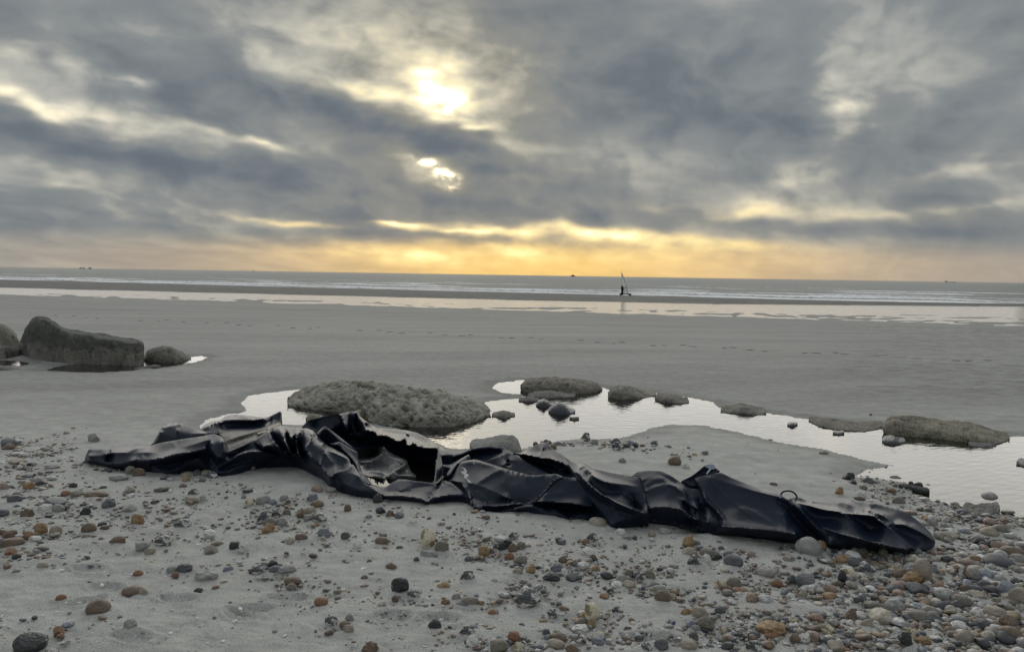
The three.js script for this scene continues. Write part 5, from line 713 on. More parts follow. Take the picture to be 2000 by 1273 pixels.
sheet('side_fabric', { seed: 3, crumple: 0.005,
  rim: seen('B', [[-60, 400, 6.4], [-10, 335, 6.6], [90, 285, 6.72], [200, 270, 6.75], [270, 215, 6.85], [350, 200, 6.9], [460, 200, 6.9], [600, 215, 6.88], [700, 225, 6.88], [800, 233, 6.88], [880, 200, 6.88], [960, 160, 6.9], [980, 153, 6.9], [986, 165, 6.89], [985, 300, 6.8], [960, 300, 6.76], [850, 335, 6.62], [700, 385, 6.5], [560, 400, 6.44], [400, 400, 6.38], [220, 430, 6.22], [175, 450, 6.16], [90, 440, 6.2], [0, 430, 6.3]]),
  folds: [seen('B', [[-20, 375, 6.42], [60, 335, 6.46], [150, 300, 6.5], [215, 288, 6.5]]), seen('B', [[222, 272, 6.58], [350, 266, 6.62], [500, 270, 6.65], [640, 270, 6.68], [780, 242, 6.74], [900, 200, 6.82], [970, 165, 6.88]]), seen('B', [[240, 330, 6.5], [380, 330, 6.58], [520, 335, 6.62], [800, 300, 6.74], [960, 230, 6.84]]), seen('B', [[205, 300, 6.46], [185, 360, 6.36], [180, 420, 6.22]]), seen('B', [[225, 310, 6.52], [215, 370, 6.42]]), seen('B', [[400, 222, 6.84], [470, 212, 6.82], [560, 240, 6.74]]), seen('B', [[880, 215, 6.86], [960, 185, 6.87]]), seen('B', [[300, 360, 6.5], [500, 365, 6.55], [700, 350, 6.6]])] });
// the floor of the boat, turned up on the left
sheet('floor_panel', { seed: 4, crumple: 0.003,
  rim: seen('B', [[175, 440, 6.2], [215, 425, 6.25], [400, 395, 6.42], [560, 395, 6.48], [700, 378, 6.54], [850, 328, 6.66], [965, 290, 6.8], [985, 312, 6.78], [990, 360, 6.66], [880, 420, 6.4], [800, 470, 6.25], [650, 560, 6.0], [480, 650, 5.85], [300, 700, 5.72], [280, 620, 5.8], [245, 520, 5.95]]),
  folds: [seen('B', [[262, 545, 5.92], [450, 480, 6.12], [640, 425, 6.3], [800, 370, 6.48], [960, 305, 6.74]]), seen('B', [[280, 580, 5.9], [460, 515, 6.1], [660, 450, 6.27], [900, 372, 6.5]]), seen('B', [[300, 620, 5.82], [480, 545, 6.0], [640, 490, 6.15]]), seen('B', [[240, 490, 6.02], [330, 455, 6.14]]), seen('B', [[330, 645, 5.8], [500, 580, 5.95], [640, 530, 6.04]])] }, paleFloor, 'dull grey ribbed floor sheet turned up between the folds');
sheet('floor_strip', { seed: 5, crumple: 0.0012, skirt: 0,
  rim: seen('B', [[670, 412, 6.33], [780, 372, 6.45], [900, 322, 6.62], [965, 296, 6.74], [978, 318, 6.72], [900, 368, 6.5], [780, 418, 6.31], [690, 452, 6.2]]) }, creamFloor, 'cream coloured strip along the edge of the floor sheet');
sheet('side_fabric', { seed: 6, crumple: 0.004,
  rim: seen('B', [[300, 690, 5.7], [480, 610, 5.82], [650, 530, 5.98], [760, 560, 5.96], [1000, 690, 5.9], [1150, 755, 5.92], [1180, 810, 5.96], [900, 835, 5.93], [800, 835, 5.88], [600, 866, 5.75], [430, 905, 5.64], [300, 945, 5.57], [120, 965, 5.54], [100, 925, 5.55], [200, 800, 5.62]]),
  folds: [seen('B', [[120, 915, 5.55], [220, 860, 5.59], [430, 725, 5.67], [560, 685, 5.71], [700, 680, 5.75], [860, 705, 5.8], [960, 740, 5.86]]), seen('B', [[200, 910, 5.6], [400, 850, 5.66], [600, 790, 5.74], [800, 770, 5.82]]), seen('B', [[330, 740, 5.74], [500, 650, 5.84], [680, 630, 5.88], [880, 680, 5.9]]), seen('B', [[200, 935, 5.56], [420, 890, 5.63], [650, 810, 5.76]])] });
// the high back wall of the hull, and the tube that runs down from it to the right
sheet('back_wall', { seed: 7, crumple: 0.005, skirt: 0.16,
  rim: seenBack('C', [[190, 370, 6.36], [280, 275, 6.45], [450, 230, 6.55], [680, 185, 6.6], [800, 165, 6.64], [880, 155, 6.65], [912, 160, 6.63], [950, 215, 6.58], [990, 250, 6.56], [1080, 310, 6.55], [1170, 372, 6.52], [1240, 372, 6.48], [1400, 385, 6.47], [1550, 400, 6.42], [1700, 435, 6.36], [1850, 510, 6.26], [1990, 600, 6.14], [2100, 680, 5.98], [2180, 730, 5.9], [2080, 770, 5.86], [1975, 720, 5.84], [1945, 900, 0.03], [1850, 880, 0.03], [1580, 830, 0.03], [1300, 710, 0.03], [1050, 660, 0.03], [870, 640, 0.04], [700, 640, 0.05], [500, 560, 0.09], [400, 480, 0.13], [250, 400, 6.36]]),
  folds: [seenBack('C', [[912, 168, 6.6], [950, 240, 6.5], [995, 320, 6.42], [1035, 385, 6.36], [1100, 408, 6.34], [1150, 412, 6.34]]), seenBack('C', [[690, 190, 6.58], [715, 300, 6.56], [740, 390, 6.58], [795, 530, 6.6]]), seenBack('C', [[700, 195, 6.56], [735, 300, 6.48], [775, 390, 6.46], [800, 530, 6.52]]), seenBack('C', [[800, 180, 6.61], [805, 320, 6.5], [808, 440, 6.48], [802, 530, 6.52]]), seenBack('C', [[815, 185, 6.62], [822, 320, 6.58], [815, 440, 6.6]]), seenBack('C', [[895, 175, 6.6], [860, 330, 6.55], [900, 420, 6.5], [948, 520, 6.5]]), seenBack('C', [[910, 190, 6.6], [880, 330, 6.62], [915, 420, 6.6]]),
    seenBack('C', [[1038, 400, 6.26], [1150, 425, 6.22], [1190, 490, 6.12], [1270, 468, 6.17], [1350, 500, 6.12], [1450, 550, 6.03], [1500, 530, 6.07], [1545, 490, 6.15], [1562, 590, 5.98], [1600, 598, 5.95], [1660, 568, 5.99], [1700, 610, 5.94], [1800, 632, 5.89], [1955, 636, 5.83]]),
    seenBack('C', [[1040, 425, 6.34], [1150, 455, 6.32], [1190, 520, 6.26], [1270, 500, 6.29], [1450, 590, 6.2], [1545, 560, 6.22], [1570, 630, 6.14], [1700, 650, 6.08], [1950, 680, 5.94]]), seenBack('C', [[1000, 520, 6.5], [1300, 620, 6.36], [1600, 730, 6.2], [1900, 780, 6.02]]),
    seenBack('C', [[300, 290, 6.47], [450, 250, 6.55], [650, 205, 6.6]]), seenBack('C', [[350, 330, 6.5], [550, 290, 6.56], [690, 260, 6.58]]), seenBack('C', [[480, 420, 6.48], [650, 360, 6.56], [730, 390, 6.58]]), seenBack('C', [[520, 480, 6.54], [650, 470, 6.6], [760, 500, 6.6]]), seenBack('C', [[940, 560, 6.56], [1050, 560, 6.5], [1160, 600, 6.42]]),
    seenBack('C', [[1250, 420, 6.38], [1400, 440, 6.34], [1550, 460, 6.28], [1700, 510, 6.2], [1850, 590, 6.08]]), seenBack('C', [[1560, 440, 6.3], [1680, 530, 6.12], [1760, 590, 5.98]]), seenBack('C', [[1200, 400, 6.42], [1230, 450, 6.24]]), seenBack('C', [[1380, 420, 6.38], [1400, 500, 6.16]]), seenBack('C', [[1020, 330, 6.52], [1120, 380, 6.45]])] });
// the bottom of the boat with the crumpled sheet that lies on it
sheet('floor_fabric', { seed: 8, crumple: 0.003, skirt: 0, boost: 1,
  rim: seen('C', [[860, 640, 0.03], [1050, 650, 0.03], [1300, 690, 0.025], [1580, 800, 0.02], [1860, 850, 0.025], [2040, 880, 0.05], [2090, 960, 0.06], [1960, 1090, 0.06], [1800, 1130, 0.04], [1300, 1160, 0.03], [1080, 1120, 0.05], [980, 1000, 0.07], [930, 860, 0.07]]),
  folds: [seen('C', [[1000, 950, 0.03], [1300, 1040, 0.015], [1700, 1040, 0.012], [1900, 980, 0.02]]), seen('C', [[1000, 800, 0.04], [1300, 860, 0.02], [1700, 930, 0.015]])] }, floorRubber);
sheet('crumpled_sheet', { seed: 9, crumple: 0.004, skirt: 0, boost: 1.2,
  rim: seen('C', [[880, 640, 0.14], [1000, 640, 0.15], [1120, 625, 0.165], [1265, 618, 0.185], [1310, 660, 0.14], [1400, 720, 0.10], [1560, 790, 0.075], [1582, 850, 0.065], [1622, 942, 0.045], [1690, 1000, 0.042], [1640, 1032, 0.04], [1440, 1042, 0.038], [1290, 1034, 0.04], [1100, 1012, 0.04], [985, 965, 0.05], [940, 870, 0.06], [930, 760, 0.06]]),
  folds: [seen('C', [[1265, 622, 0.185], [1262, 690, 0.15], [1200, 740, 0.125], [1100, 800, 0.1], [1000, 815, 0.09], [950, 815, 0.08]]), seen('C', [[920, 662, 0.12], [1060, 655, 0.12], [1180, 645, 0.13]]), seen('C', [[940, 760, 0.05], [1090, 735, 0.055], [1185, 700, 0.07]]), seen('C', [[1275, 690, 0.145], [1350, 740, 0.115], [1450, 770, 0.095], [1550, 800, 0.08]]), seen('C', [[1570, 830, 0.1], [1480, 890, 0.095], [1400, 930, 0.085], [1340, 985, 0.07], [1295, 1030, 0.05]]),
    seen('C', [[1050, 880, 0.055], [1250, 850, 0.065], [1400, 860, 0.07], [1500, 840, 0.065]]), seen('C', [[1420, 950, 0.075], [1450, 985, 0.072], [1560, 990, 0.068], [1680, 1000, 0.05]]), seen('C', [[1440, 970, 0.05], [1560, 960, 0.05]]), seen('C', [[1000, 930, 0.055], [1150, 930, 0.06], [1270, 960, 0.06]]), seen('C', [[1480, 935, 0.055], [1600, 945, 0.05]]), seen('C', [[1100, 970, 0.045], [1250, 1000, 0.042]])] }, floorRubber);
// the gathered front of the hull on the left, its folds running together at the sand
sheet('gathered_fabric', { creases: [['B', 0.02, [[1555, 600], [1555, 700], [1490, 865]], 12], ['B', 0.015, [[1640, 640], [1760, 690], [1850, 760]], 10]],
  seed: 10, boost: 2.2, crumple: 0.004, grid: 2.6,
  rim: seen('B', [[640, 545, 5.96], [740, 460, 6.0], [808, 388, 6.06], [832, 400, 6.05], [862, 422, 6.02], [940, 348, 6.16], [1062, 344, 6.2], [1082, 368, 6.18], [1120, 372, 6.2], [1190, 364, 6.22], [1260, 376, 6.17], [1320, 375, 6.17], [1400, 402, 6.12], [1450, 450, 6.05], [1548, 560, 5.9], [1600, 600, 5.8], [1680, 640, 5.72], [1790, 700, 5.62], [1868, 760, 5.52], [1900, 840, 5.42], [1932, 848, 5.4], [1990, 930, 5.3], [2030, 985, 5.24], [2090, 1085, 5.14], [2240, 1200, 5.0], [2180, 1215, 5.04], [1960, 1170, 5.1], [1840, 1115, 5.16], [1780, 1090, 5.2], [1700, 1062, 5.26], [1622, 1048, 5.29], [1560, 985, 5.4], [1470, 905, 5.54], [1350, 860, 5.66], [1250, 800, 5.76], [1160, 768, 5.84], [1050, 745, 5.84], [900, 690, 5.82], [760, 650, 5.8], [690, 600, 5.88]]),
  folds: [seen('B', [[812, 395, 6.03], [870, 500, 5.85], [960, 620, 5.71], [1080, 720, 5.74]]), seen('B', [[848, 415, 6.05], [905, 510, 5.95], [1005, 635, 5.88], [1110, 735, 5.84]]), seen('B', [[944, 356, 6.12], [1000, 430, 5.92], [1050, 560, 5.75], [1100, 660, 5.7], [1150, 745, 5.77]]), seen('B', [[1064, 352, 6.18], [1062, 420, 6.04], [1092, 540, 5.94], [1132, 660, 5.87]]), seen('B', [[1080, 372, 6.16], [1112, 480, 5.89], [1132, 520, 5.84], [1155, 620, 5.79]]),
    seen('B', [[1182, 372, 6.2], [1176, 450, 6.0], [1166, 560, 5.93], [1166, 690, 5.88]]), seen('B', [[1262, 382, 6.12], [1205, 460, 5.9], [1184, 560, 5.79], [1195, 660, 5.74], [1250, 765, 5.69]]), seen('B', [[1292, 390, 6.12], [1245, 480, 5.96], [1218, 560, 5.89], [1232, 640, 5.85], [1290, 730, 5.78]]), seen('B', [[1330, 385, 6.12], [1400, 460, 5.86], [1370, 560, 5.7], [1300, 640, 5.66], [1370, 760, 5.57], [1440, 870, 5.53]]),
    seen('B', [[1455, 460, 6.0], [1540, 565, 5.75], [1556, 640, 5.61], [1540, 690, 5.55], [1492, 860, 5.44], [1470, 890, 5.5]]), seen('B', [[1556, 590, 5.8], [1600, 660, 5.6], [1700, 700, 5.54], [1840, 770, 5.48]]), seen('B', [[760, 620, 5.78], [850, 600, 5.76], [900, 640, 5.76]]), seen('B', [[1625, 1040, 5.26], [1700, 960, 5.27], [1850, 912, 5.31], [1928, 855, 5.37]]), seen('B', [[1700, 1020, 5.26], [1800, 990, 5.25], [1920, 960, 5.26], [2000, 1000, 5.2]]), seen('B', [[1560, 700, 5.53], [1650, 820, 5.42], [1800, 880, 5.37]]), seen('B', [[1500, 880, 5.44], [1570, 960, 5.36], [1622, 1040, 5.27]])] });
sheet('rim_fold', { seed: 11, crumple: 0.002, skirt: 0.03, grid: 2.4,
  rim: seen('C', [[385, 450, 6.08], [440, 385, 6.12], [490, 350, 6.14], [535, 368, 6.12], [700, 495, 6.02], [875, 636, 5.9], [850, 655, 5.88], [690, 540, 5.94], [530, 400, 6.08], [470, 400, 6.08], [420, 465, 6.04]]) });
sheet('rim_fold', { seed: 12, crumple: 0.002, skirt: 0.04, grid: 2.4,
  rim: seen('C', [[560, 580, 5.86], [630, 562, 5.87], [684, 550, 5.86], [760, 592, 5.81], [840, 640, 5.76], [916, 684, 5.7], [925, 780, 5.6], [945, 890, 5.48], [985, 960, 5.4], [1040, 1050, 5.28], [1100, 1105, 5.2], [1040, 1090, 5.2], [990, 1035, 5.26], [930, 935, 5.38], [895, 840, 5.48], [830, 755, 5.6], [730, 660, 5.72], [684, 600, 5.8], [620, 600, 5.84]]),
  folds: [seen('C', [[690, 565, 5.84], [780, 640, 5.75], [870, 730, 5.65], [915, 820, 5.54], [940, 920, 5.43], [1000, 1035, 5.28]])] });
// the low front lip
sheet('front_lip', { seed: 13, boost: 1.4, crumple: 0.004, skirt: 0.02,
  rim: seen('D', [[160, 630, 5.3], [240, 690, 5.24], [330, 712, 5.22], [480, 737, 5.2], [560, 690, 5.27], [650, 640, 5.35], [760, 640, 5.34], [880, 660, 5.31], [1000, 672, 5.3], [1110, 690, 5.28], [1180, 740, 5.2], [1230, 690, 5.28], [1255, 655, 5.33], [1330, 668, 5.3], [1390, 700, 5.26], [1480, 760, 5.18], [1600, 830, 5.08], [1740, 900, 4.98], [1800, 985, 4.88], [1656, 1025, 4.86], [1560, 905, 5.0], [1450, 882, 5.05], [1250, 892, 5.03], [1100, 935, 4.99], [1032, 968, 4.97], [950, 945, 4.99], [800, 930, 5.02], [500, 895, 5.06], [340, 835, 5.14], [200, 760, 5.22]]),
  folds: [seen('D', [[170, 645, 5.27], [240, 712, 5.17], [350, 792, 5.09], [480, 868, 5.02], [600, 855, 5.01], [830, 872, 4.99], [960, 905, 4.965], [1030, 942, 4.95]]), seen('D', [[1250, 664, 5.3], [1180, 780, 5.12], [1090, 880, 5.0], [1032, 945, 4.95]]), seen('D', [[1175, 745, 5.22], [1100, 830, 5.1], [1040, 900, 5.01]]), seen('D', [[1260, 670, 5.29], [1380, 720, 5.2], [1500, 800, 5.1], [1570, 880, 4.99], [1650, 1015, 4.84]]), seen('D', [[520, 800, 5.13], [800, 800, 5.14], [1060, 800, 5.13]]), seen('D', [[600, 845, 5.06], [700, 780, 5.15], [830, 720, 5.24]]), seen('D', [[1150, 880, 4.97], [1300, 850, 5.0], [1480, 850, 5.01]]), seen('D', [[1330, 730, 5.2], [1330, 800, 5.08], [1380, 850, 5.02]]), seen('D', [[1500, 760, 5.18], [1600, 880, 5.0], [1640, 960, 4.9]]), seen('D', [[830, 760, 5.2], [1000, 735, 5.24], [1110, 725, 5.24]])] });
sheet('upright_fold', { seed: 14, boost: 1, crumple: 0.001, skirt: 0.05, grid: 2.4,
  rim: seenBack('D', [[1164, 234, 5.9], [1180, 250, 5.88], [1203, 320, 5.8], [1226, 450, 5.66], [1215, 560, 5.52], [1195, 615, 5.44], [1240, 640, 5.38], [1252, 668, 5.34], [1200, 745, 5.22], [1140, 735, 5.24], [1120, 660, 5.32], [1132, 560, 5.45], [1135, 430, 5.62], [1150, 320, 5.78]]),
  folds: [seenBack('D', [[1172, 260, 5.86], [1178, 450, 5.63], [1165, 600, 5.43]]), seenBack('D', [[1185, 660, 5.36], [1180, 710, 5.3]])] });
// the middle: a dome with a torn label, a wall behind it and a peak behind that
sheet('middle_wall', { seed: 15, crumple: 0.004, skirt: 0.1,
  rim: seen('E', [[-240, 260, 5.9], [-120, 250, 5.92], [0, 235, 5.96], [130, 180, 6.04], [250, 152, 6.08], [400, 144, 6.08], [520, 152, 6.04], [600, 190, 5.94], [650, 214, 5.88], [760, 260, 5.78], [900, 340, 5.62], [1050, 430, 5.46], [1155, 495, 5.3], [1100, 540, 5.24], [830, 520, 5.4], [600, 460, 5.56], [300, 400, 5.8], [0, 400, 5.9], [-200, 360, 5.94]]),
  folds: [seen('E', [[-100, 280, 5.9], [0, 262, 5.94], [130, 205, 6.02], [250, 175, 6.06], [400, 168, 6.06], [560, 185, 5.98]]), seen('E', [[-60, 310, 5.98], [60, 270, 6.04], [250, 225, 6.12], [420, 220, 6.08], [520, 220, 6.0]]), seen('E', [[300, 338, 5.92], [420, 275, 5.94], [530, 232, 5.92], [610, 215, 5.88]]), seen('E', [[320, 345, 5.84], [440, 295, 5.84], [560, 250, 5.85], [650, 230, 5.84]]), seen('E', [[100, 310, 6.0], [250, 270, 6.04], [360, 265, 6.0]]), seen('E', [[600, 335, 5.74], [635, 370, 5.66], [655, 420, 5.58]]), seen('E', [[615, 345, 5.78], [640, 395, 5.7]]), seen('E', [[650, 330, 5.68], [720, 330, 5.66]]), seen('E', [[600, 340, 5.7], [560, 390, 5.63]]), seen('E', [[670, 228, 5.84], [820, 325, 5.63], [980, 415, 5.47], [1120, 490, 5.32]])] });
sheet('peak_fabric', { seed: 16, crumple: 0.005, skirt: 0.14,
  rim: seen('E', [[680, 230, 5.8], [760, 238, 5.8], [850, 190, 5.88], [960, 132, 5.94], [1060, 94, 5.98], [1110, 96, 5.98], [1200, 172, 5.88], [1255, 210, 5.78], [1320, 260, 5.62], [1420, 400, 5.36], [1500, 560, 5.1], [1380, 580, 5.2], [1280, 540, 5.3], [1160, 520, 5.4], [1000, 440, 5.6], [850, 340, 5.8]]),
  folds: [seen('E', [[790, 246, 5.72], [900, 270, 5.62], [1020, 300, 5.56], [1150, 310, 5.52], [1300, 362, 5.42], [1375, 398, 5.36]]), seen('E', [[810, 268, 5.84], [950, 305, 5.78], [1150, 342, 5.7], [1340, 405, 5.56]]), seen('E', [[880, 318, 5.76], [1060, 348, 5.7], [1200, 392, 5.58], [1320, 440, 5.44], [1450, 480, 5.3]]), seen('E', [[900, 338, 5.84], [1100, 385, 5.72], [1250, 425, 5.6], [1420, 485, 5.44]]), seen('E', [[1090, 440, 5.56], [1250, 490, 5.4], [1400, 535, 5.24]]), seen('E', [[1080, 460, 5.64], [1250, 510, 5.48]]), seen('E', [[1080, 105, 5.95], [1060, 200, 5.74], [1040, 290, 5.58]]), seen('E', [[860, 225, 5.78], [980, 215, 5.78], [1100, 190, 5.8], [1180, 190, 5.84]]), seen('E', [[1180, 200, 5.8], [1220, 280, 5.62], [1290, 350, 5.46]])] });
sheet('torn_flap', { seed: 17, crumple: 0.002, skirt: 0.05, grid: 2.4,
  rim: seen('D', [[1225, 450, 5.74], [1300, 445, 5.72], [1350, 435, 5.72], [1470, 370, 5.76], [1562, 318, 5.82], [1580, 330, 5.8], [1585, 375, 5.74], [1500, 405, 5.66], [1420, 440, 5.6], [1380, 500, 5.52], [1330, 580, 5.42], [1280, 600, 5.4], [1300, 540, 5.5], [1330, 490, 5.58], [1240, 480, 5.68]]),
  folds: [seen('D', [[1350, 450, 5.68], [1450, 400, 5.7], [1560, 335, 5.78]])] });
sheet('dome_fabric', { creases: [['E', 0.018, [[560, 440], [400, 510], [210, 630]]], ['E', 0.02, [[30, 650], [100, 760], [175, 940]], 12], ['E', 0.015, [[200, 690], [290, 800], [360, 880]], 10]],
  seed: 18, boost: 2.0, crumple: 0.004, skirt: 0.06,
  rim: seen('E', [[-150, 600, 5.36], [-120, 520, 5.46], [-60, 420, 5.56], [0, 352, 5.63], [80, 322, 5.67], [200, 314, 5.68], [330, 350, 5.6], [550, 420, 5.46], [700, 465, 5.36], [800, 488, 5.29], [960, 500, 5.22], [1100, 505, 5.15], [1240, 498, 5.1], [1332, 540, 5.02], [1300, 562, 4.99], [1232, 592, 4.96], [1150, 680, 4.9], [1050, 785, 4.85], [965, 862, 4.82], [830, 905, 4.82], [600, 965, 4.82], [450, 1002, 4.81], [300, 995, 4.82], [180, 968, 4.84], [100, 850, 5.0], [20, 700, 5.2], [-60, 625, 5.32]]),
  folds: [seen('E', [[-140, 600, 5.34], [0, 612, 5.25], [130, 622, 5.18], [260, 662, 5.1], [450, 742, 5.0], [640, 832, 4.9]]), seen('E', [[10, 360, 5.6], [100, 342, 5.6], [200, 338, 5.6], [350, 380, 5.5], [550, 432, 5.41], [800, 500, 5.24], [970, 532, 5.15], [1100, 515, 5.12], [1240, 510, 5.07]]), seen('E', [[540, 440, 5.38], [420, 500, 5.31], [300, 570, 5.22], [200, 630, 5.15]]), seen('E', [[820, 492, 5.27], [900, 510, 5.22], [970, 518, 5.19]]), seen('E', [[560, 470, 5.34], [560, 620, 5.14], [600, 740, 5.02]]), seen('E', [[850, 540, 5.16], [850, 700, 4.99], [840, 800, 4.91]]), seen('E', [[-40, 480, 5.46], [30, 540, 5.34], [110, 612, 5.2]]),
    seen('E', [[280, 912, 4.87], [350, 880, 4.9], [480, 850, 4.93], [640, 842, 4.93], [800, 868, 4.88], [955, 858, 4.83]]), seen('E', [[290, 912, 4.84], [420, 930, 4.835], [560, 922, 4.84], [800, 885, 4.83]]), seen('E', [[30, 660, 5.18], [100, 760, 5.05], [175, 940, 4.82]]), seen('E', [[80, 660, 5.15], [180, 800, 5.0], [300, 890, 4.9]]), seen('E', [[120, 800, 5.06], [170, 880, 4.94]]), seen('E', [[200, 700, 5.1], [280, 800, 4.98], [350, 870, 4.92]]), seen('E', [[1200, 620, 4.97], [1100, 720, 4.9], [1000, 830, 4.85]]), seen('E', [[300, 960, 4.86], [500, 960, 4.86], [760, 905, 4.85]]), seen('E', [[880, 620, 5.07], [1000, 640, 5.02], [1120, 640, 4.98]])] });
sheet('lower_panel', { seed: 19, boost: 2.5, crumple: 0.004, skirt: 0.03,
  rim: seen('E', [[1335, 545, 5.02], [1420, 552, 5.02], [1490, 548, 5.04], [1560, 620, 4.96], [1680, 760, 4.86], [1820, 900, 4.76], [1940, 1060, 4.7], [1980, 1160, 4.66], [1880, 1180, 4.67], [1650, 1142, 4.68], [1440, 1112, 4.7], [1250, 1055, 4.74], [1100, 1015, 4.77], [900, 984, 4.8], [700, 985, 4.82], [450, 1004, 4.83], [600, 960, 4.83], [830, 895, 4.83], [960, 866, 4.83], [1050, 786, 4.86], [1150, 682, 4.91], [1232, 594, 4.97]]),
  folds: [seen('E', [[970, 868, 4.81], [1100, 870, 4.8], [1300, 880, 4.77], [1500, 900, 4.74], [1720, 935, 4.72]]), seen('E', [[1000, 890, 4.93], [1200, 915, 4.92], [1450, 940, 4.9], [1720, 958, 4.86]]), seen('E', [[1090, 880, 4.84], [1150, 950, 4.8], [1250, 1000, 4.76], [1430, 1095, 4.69]]), seen('E', [[1440, 1095, 4.69], [1480, 1000, 4.77], [1560, 985, 4.78], [1700, 1000, 4.76]]), seen('E', [[1460, 1085, 4.7], [1560, 1030, 4.72], [1650, 1015, 4.73]]), seen('E', [[1180, 960, 4.77], [1300, 960, 4.8], [1420, 1040, 4.77]]), seen('E', [[700, 960, 4.8], [900, 930, 4.8], [1080, 940, 4.8]]), seen('E', [[1250, 640, 4.95], [1400, 600, 4.97], [1500, 590, 4.98]]), seen('E', [[1100, 780, 4.84], [1300, 750, 4.84], [1550, 760, 4.85]])] });
// the sleeve folded over the middle, with a frayed hem
sheet('folded_sleeve', { creases: [['G', 0.035, [[480, 395], [540, 410], [600, 500], [690, 575], [830, 650], [1065, 742]], 13], ['G', 0.02, [[560, 350], [600, 400], [640, 440], [760, 490], [1010, 530]]], ['G', -0.02, [[540, 385], [590, 375], [630, 400]], 10]],
  seed: 20, boost: 2.5, crumple: 0.004, skirt: 0.1,
  rim: [...seen('G', [[352, 248, 5.78], [380, 262, 5.76], [470, 328, 5.56], [520, 345, 5.54], [570, 338, 5.54], [610, 352, 5.5], [640, 378, 5.44], [760, 408, 5.3], [880, 430, 5.18], [960, 440, 5.12], [1000, 452, 5.06], [1025, 510, 4.92], [1042, 560, 4.8], [1066, 680, 4.62], [1082, 745, 4.57]]), ...seen('G', [[1075, 752, 4.55], [1050, 748, 4.55], [1020, 757, 4.545], [1000, 753, 4.55], [970, 762, 4.54], [940, 764, 4.54], [915, 776, 4.535], [885, 778, 4.53], [860, 792, 4.53], [830, 795, 4.53], [805, 810, 4.53], [772, 818, 4.54]]), ...seen('G', [[740, 775, 4.6], [690, 710, 4.67], [600, 620, 4.8], [510, 500, 5.0], [480, 440, 5.16], [420, 335, 5.5]])],
  folds: [seen('G', [[375, 268, 5.72], [440, 340, 5.5], [490, 405, 5.24], [520, 415, 5.16], [600, 500, 4.9], [690, 575, 4.73], [760, 610, 4.66], [830, 650, 4.6], [940, 695, 4.56], [1060, 740, 4.54]]), seen('G', [[500, 400, 5.26], [540, 370, 5.36], [575, 352, 5.48]]), seen('G', [[540, 412, 5.2], [590, 385, 5.3], [610, 420, 5.2], [560, 440, 5.12]]), seen('G', [[600, 400, 5.24], [640, 440, 5.1], [720, 480, 5.0], [800, 495, 4.95], [900, 505, 4.93], [1010, 530, 4.88]]), seen('G', [[640, 395, 5.36], [760, 440, 5.18], [880, 465, 5.06], [970, 480, 5.0]]), seen('G', [[620, 500, 4.96], [720, 560, 4.84], [830, 562, 4.82], [940, 560, 4.81], [1030, 570, 4.79]]), seen('G', [[710, 580, 4.79], [830, 572, 4.79], [930, 566, 4.8]]), seen('G', [[900, 600, 4.74], [945, 610, 4.74], [955, 670, 4.68], [1000, 700, 4.63]]), seen('G', [[780, 700, 4.6], [880, 720, 4.565], [980, 738, 4.55]])] });
sheet('right_tube', { creases: [['G', 0.022, [[1045, 560], [1130, 520], [1240, 508], [1340, 570], [1440, 640]]], ['G', 0.018, [[1220, 530], [1290, 600], [1380, 650]]], ['G', -0.035, [[1360, 560], [1420, 680], [1440, 770]], 12], ['G', 0.02, [[1290, 795], [1400, 850], [1470, 862]]], ['G', 0.015, [[1060, 470], [1160, 450], [1270, 500], [1400, 560]], 10]],
  seed: 21, boost: 2.5, crumple: 0.005, skirt: 0.12,
  rim: seen('G', [[942, 436, 5.2], [980, 406, 5.2], [1040, 396, 5.18], [1100, 394, 5.16], [1170, 400, 5.12], [1250, 440, 5.02], [1340, 500, 4.92], [1400, 530, 4.88], [1470, 545, 4.82], [1530, 640, 4.66], [1640, 800, 4.46], [1640, 890, 4.45], [1500, 895, 4.5], [1420, 875, 4.55], [1250, 838, 4.6], [1085, 810, 4.63], [1075, 760, 4.6], [1062, 680, 4.62], [1040, 560, 4.78], [1020, 505, 4.92], [1000, 452, 5.05]]),
  folds: [seen('G', [[1045, 560, 4.76], [1130, 520, 4.82], [1200, 505, 4.85], [1260, 515, 4.82], [1340, 570, 4.72], [1420, 625, 4.64], [1470, 650, 4.62]]), seen('G', [[1020, 470, 4.98], [1100, 440, 5.02], [1180, 445, 5.0], [1280, 490, 4.92]]), seen('G', [[1060, 500, 4.88], [1160, 470, 4.93], [1260, 490, 4.9]]), seen('G', [[1075, 690, 4.6], [1180, 680, 4.56], [1320, 700, 4.53], [1400, 760, 4.48]]), seen('G', [[1220, 530, 4.79], [1290, 590, 4.67], [1360, 640, 4.6], [1450, 690, 4.55]]), seen('G', [[1100, 770, 4.62], [1280, 790, 4.58], [1380, 830, 4.54], [1480, 860, 4.5]]), seen('G', [[1350, 640, 4.62], [1380, 720, 4.56], [1420, 770, 4.5], [1470, 780, 4.48]]), seen('G', [[1290, 795, 4.56], [1400, 850, 4.5], [1470, 862, 4.48]]), seen('G', [[1460, 600, 4.72], [1480, 700, 4.6], [1540, 800, 4.48]])] });
sheet('valve_flap', { seed: 22, crumple: 0.002, skirt: 0.05, grid: 2.4,
  rim: seen('G', [[1325, 478, 5.0], [1400, 440, 5.04], [1460, 395, 5.09], [1500, 362, 5.14], [1540, 348, 5.16], [1580, 352, 5.16], [1584, 372, 5.14], [1605, 385, 5.12], [1626, 402, 5.08], [1560, 425, 5.04], [1450, 460, 5.0], [1440, 520, 4.94], [1390, 515, 4.95]]),
  folds: [seen('G', [[1380, 470, 5.03], [1460, 430, 5.08], [1530, 400, 5.12], [1600, 398, 5.1]])] });
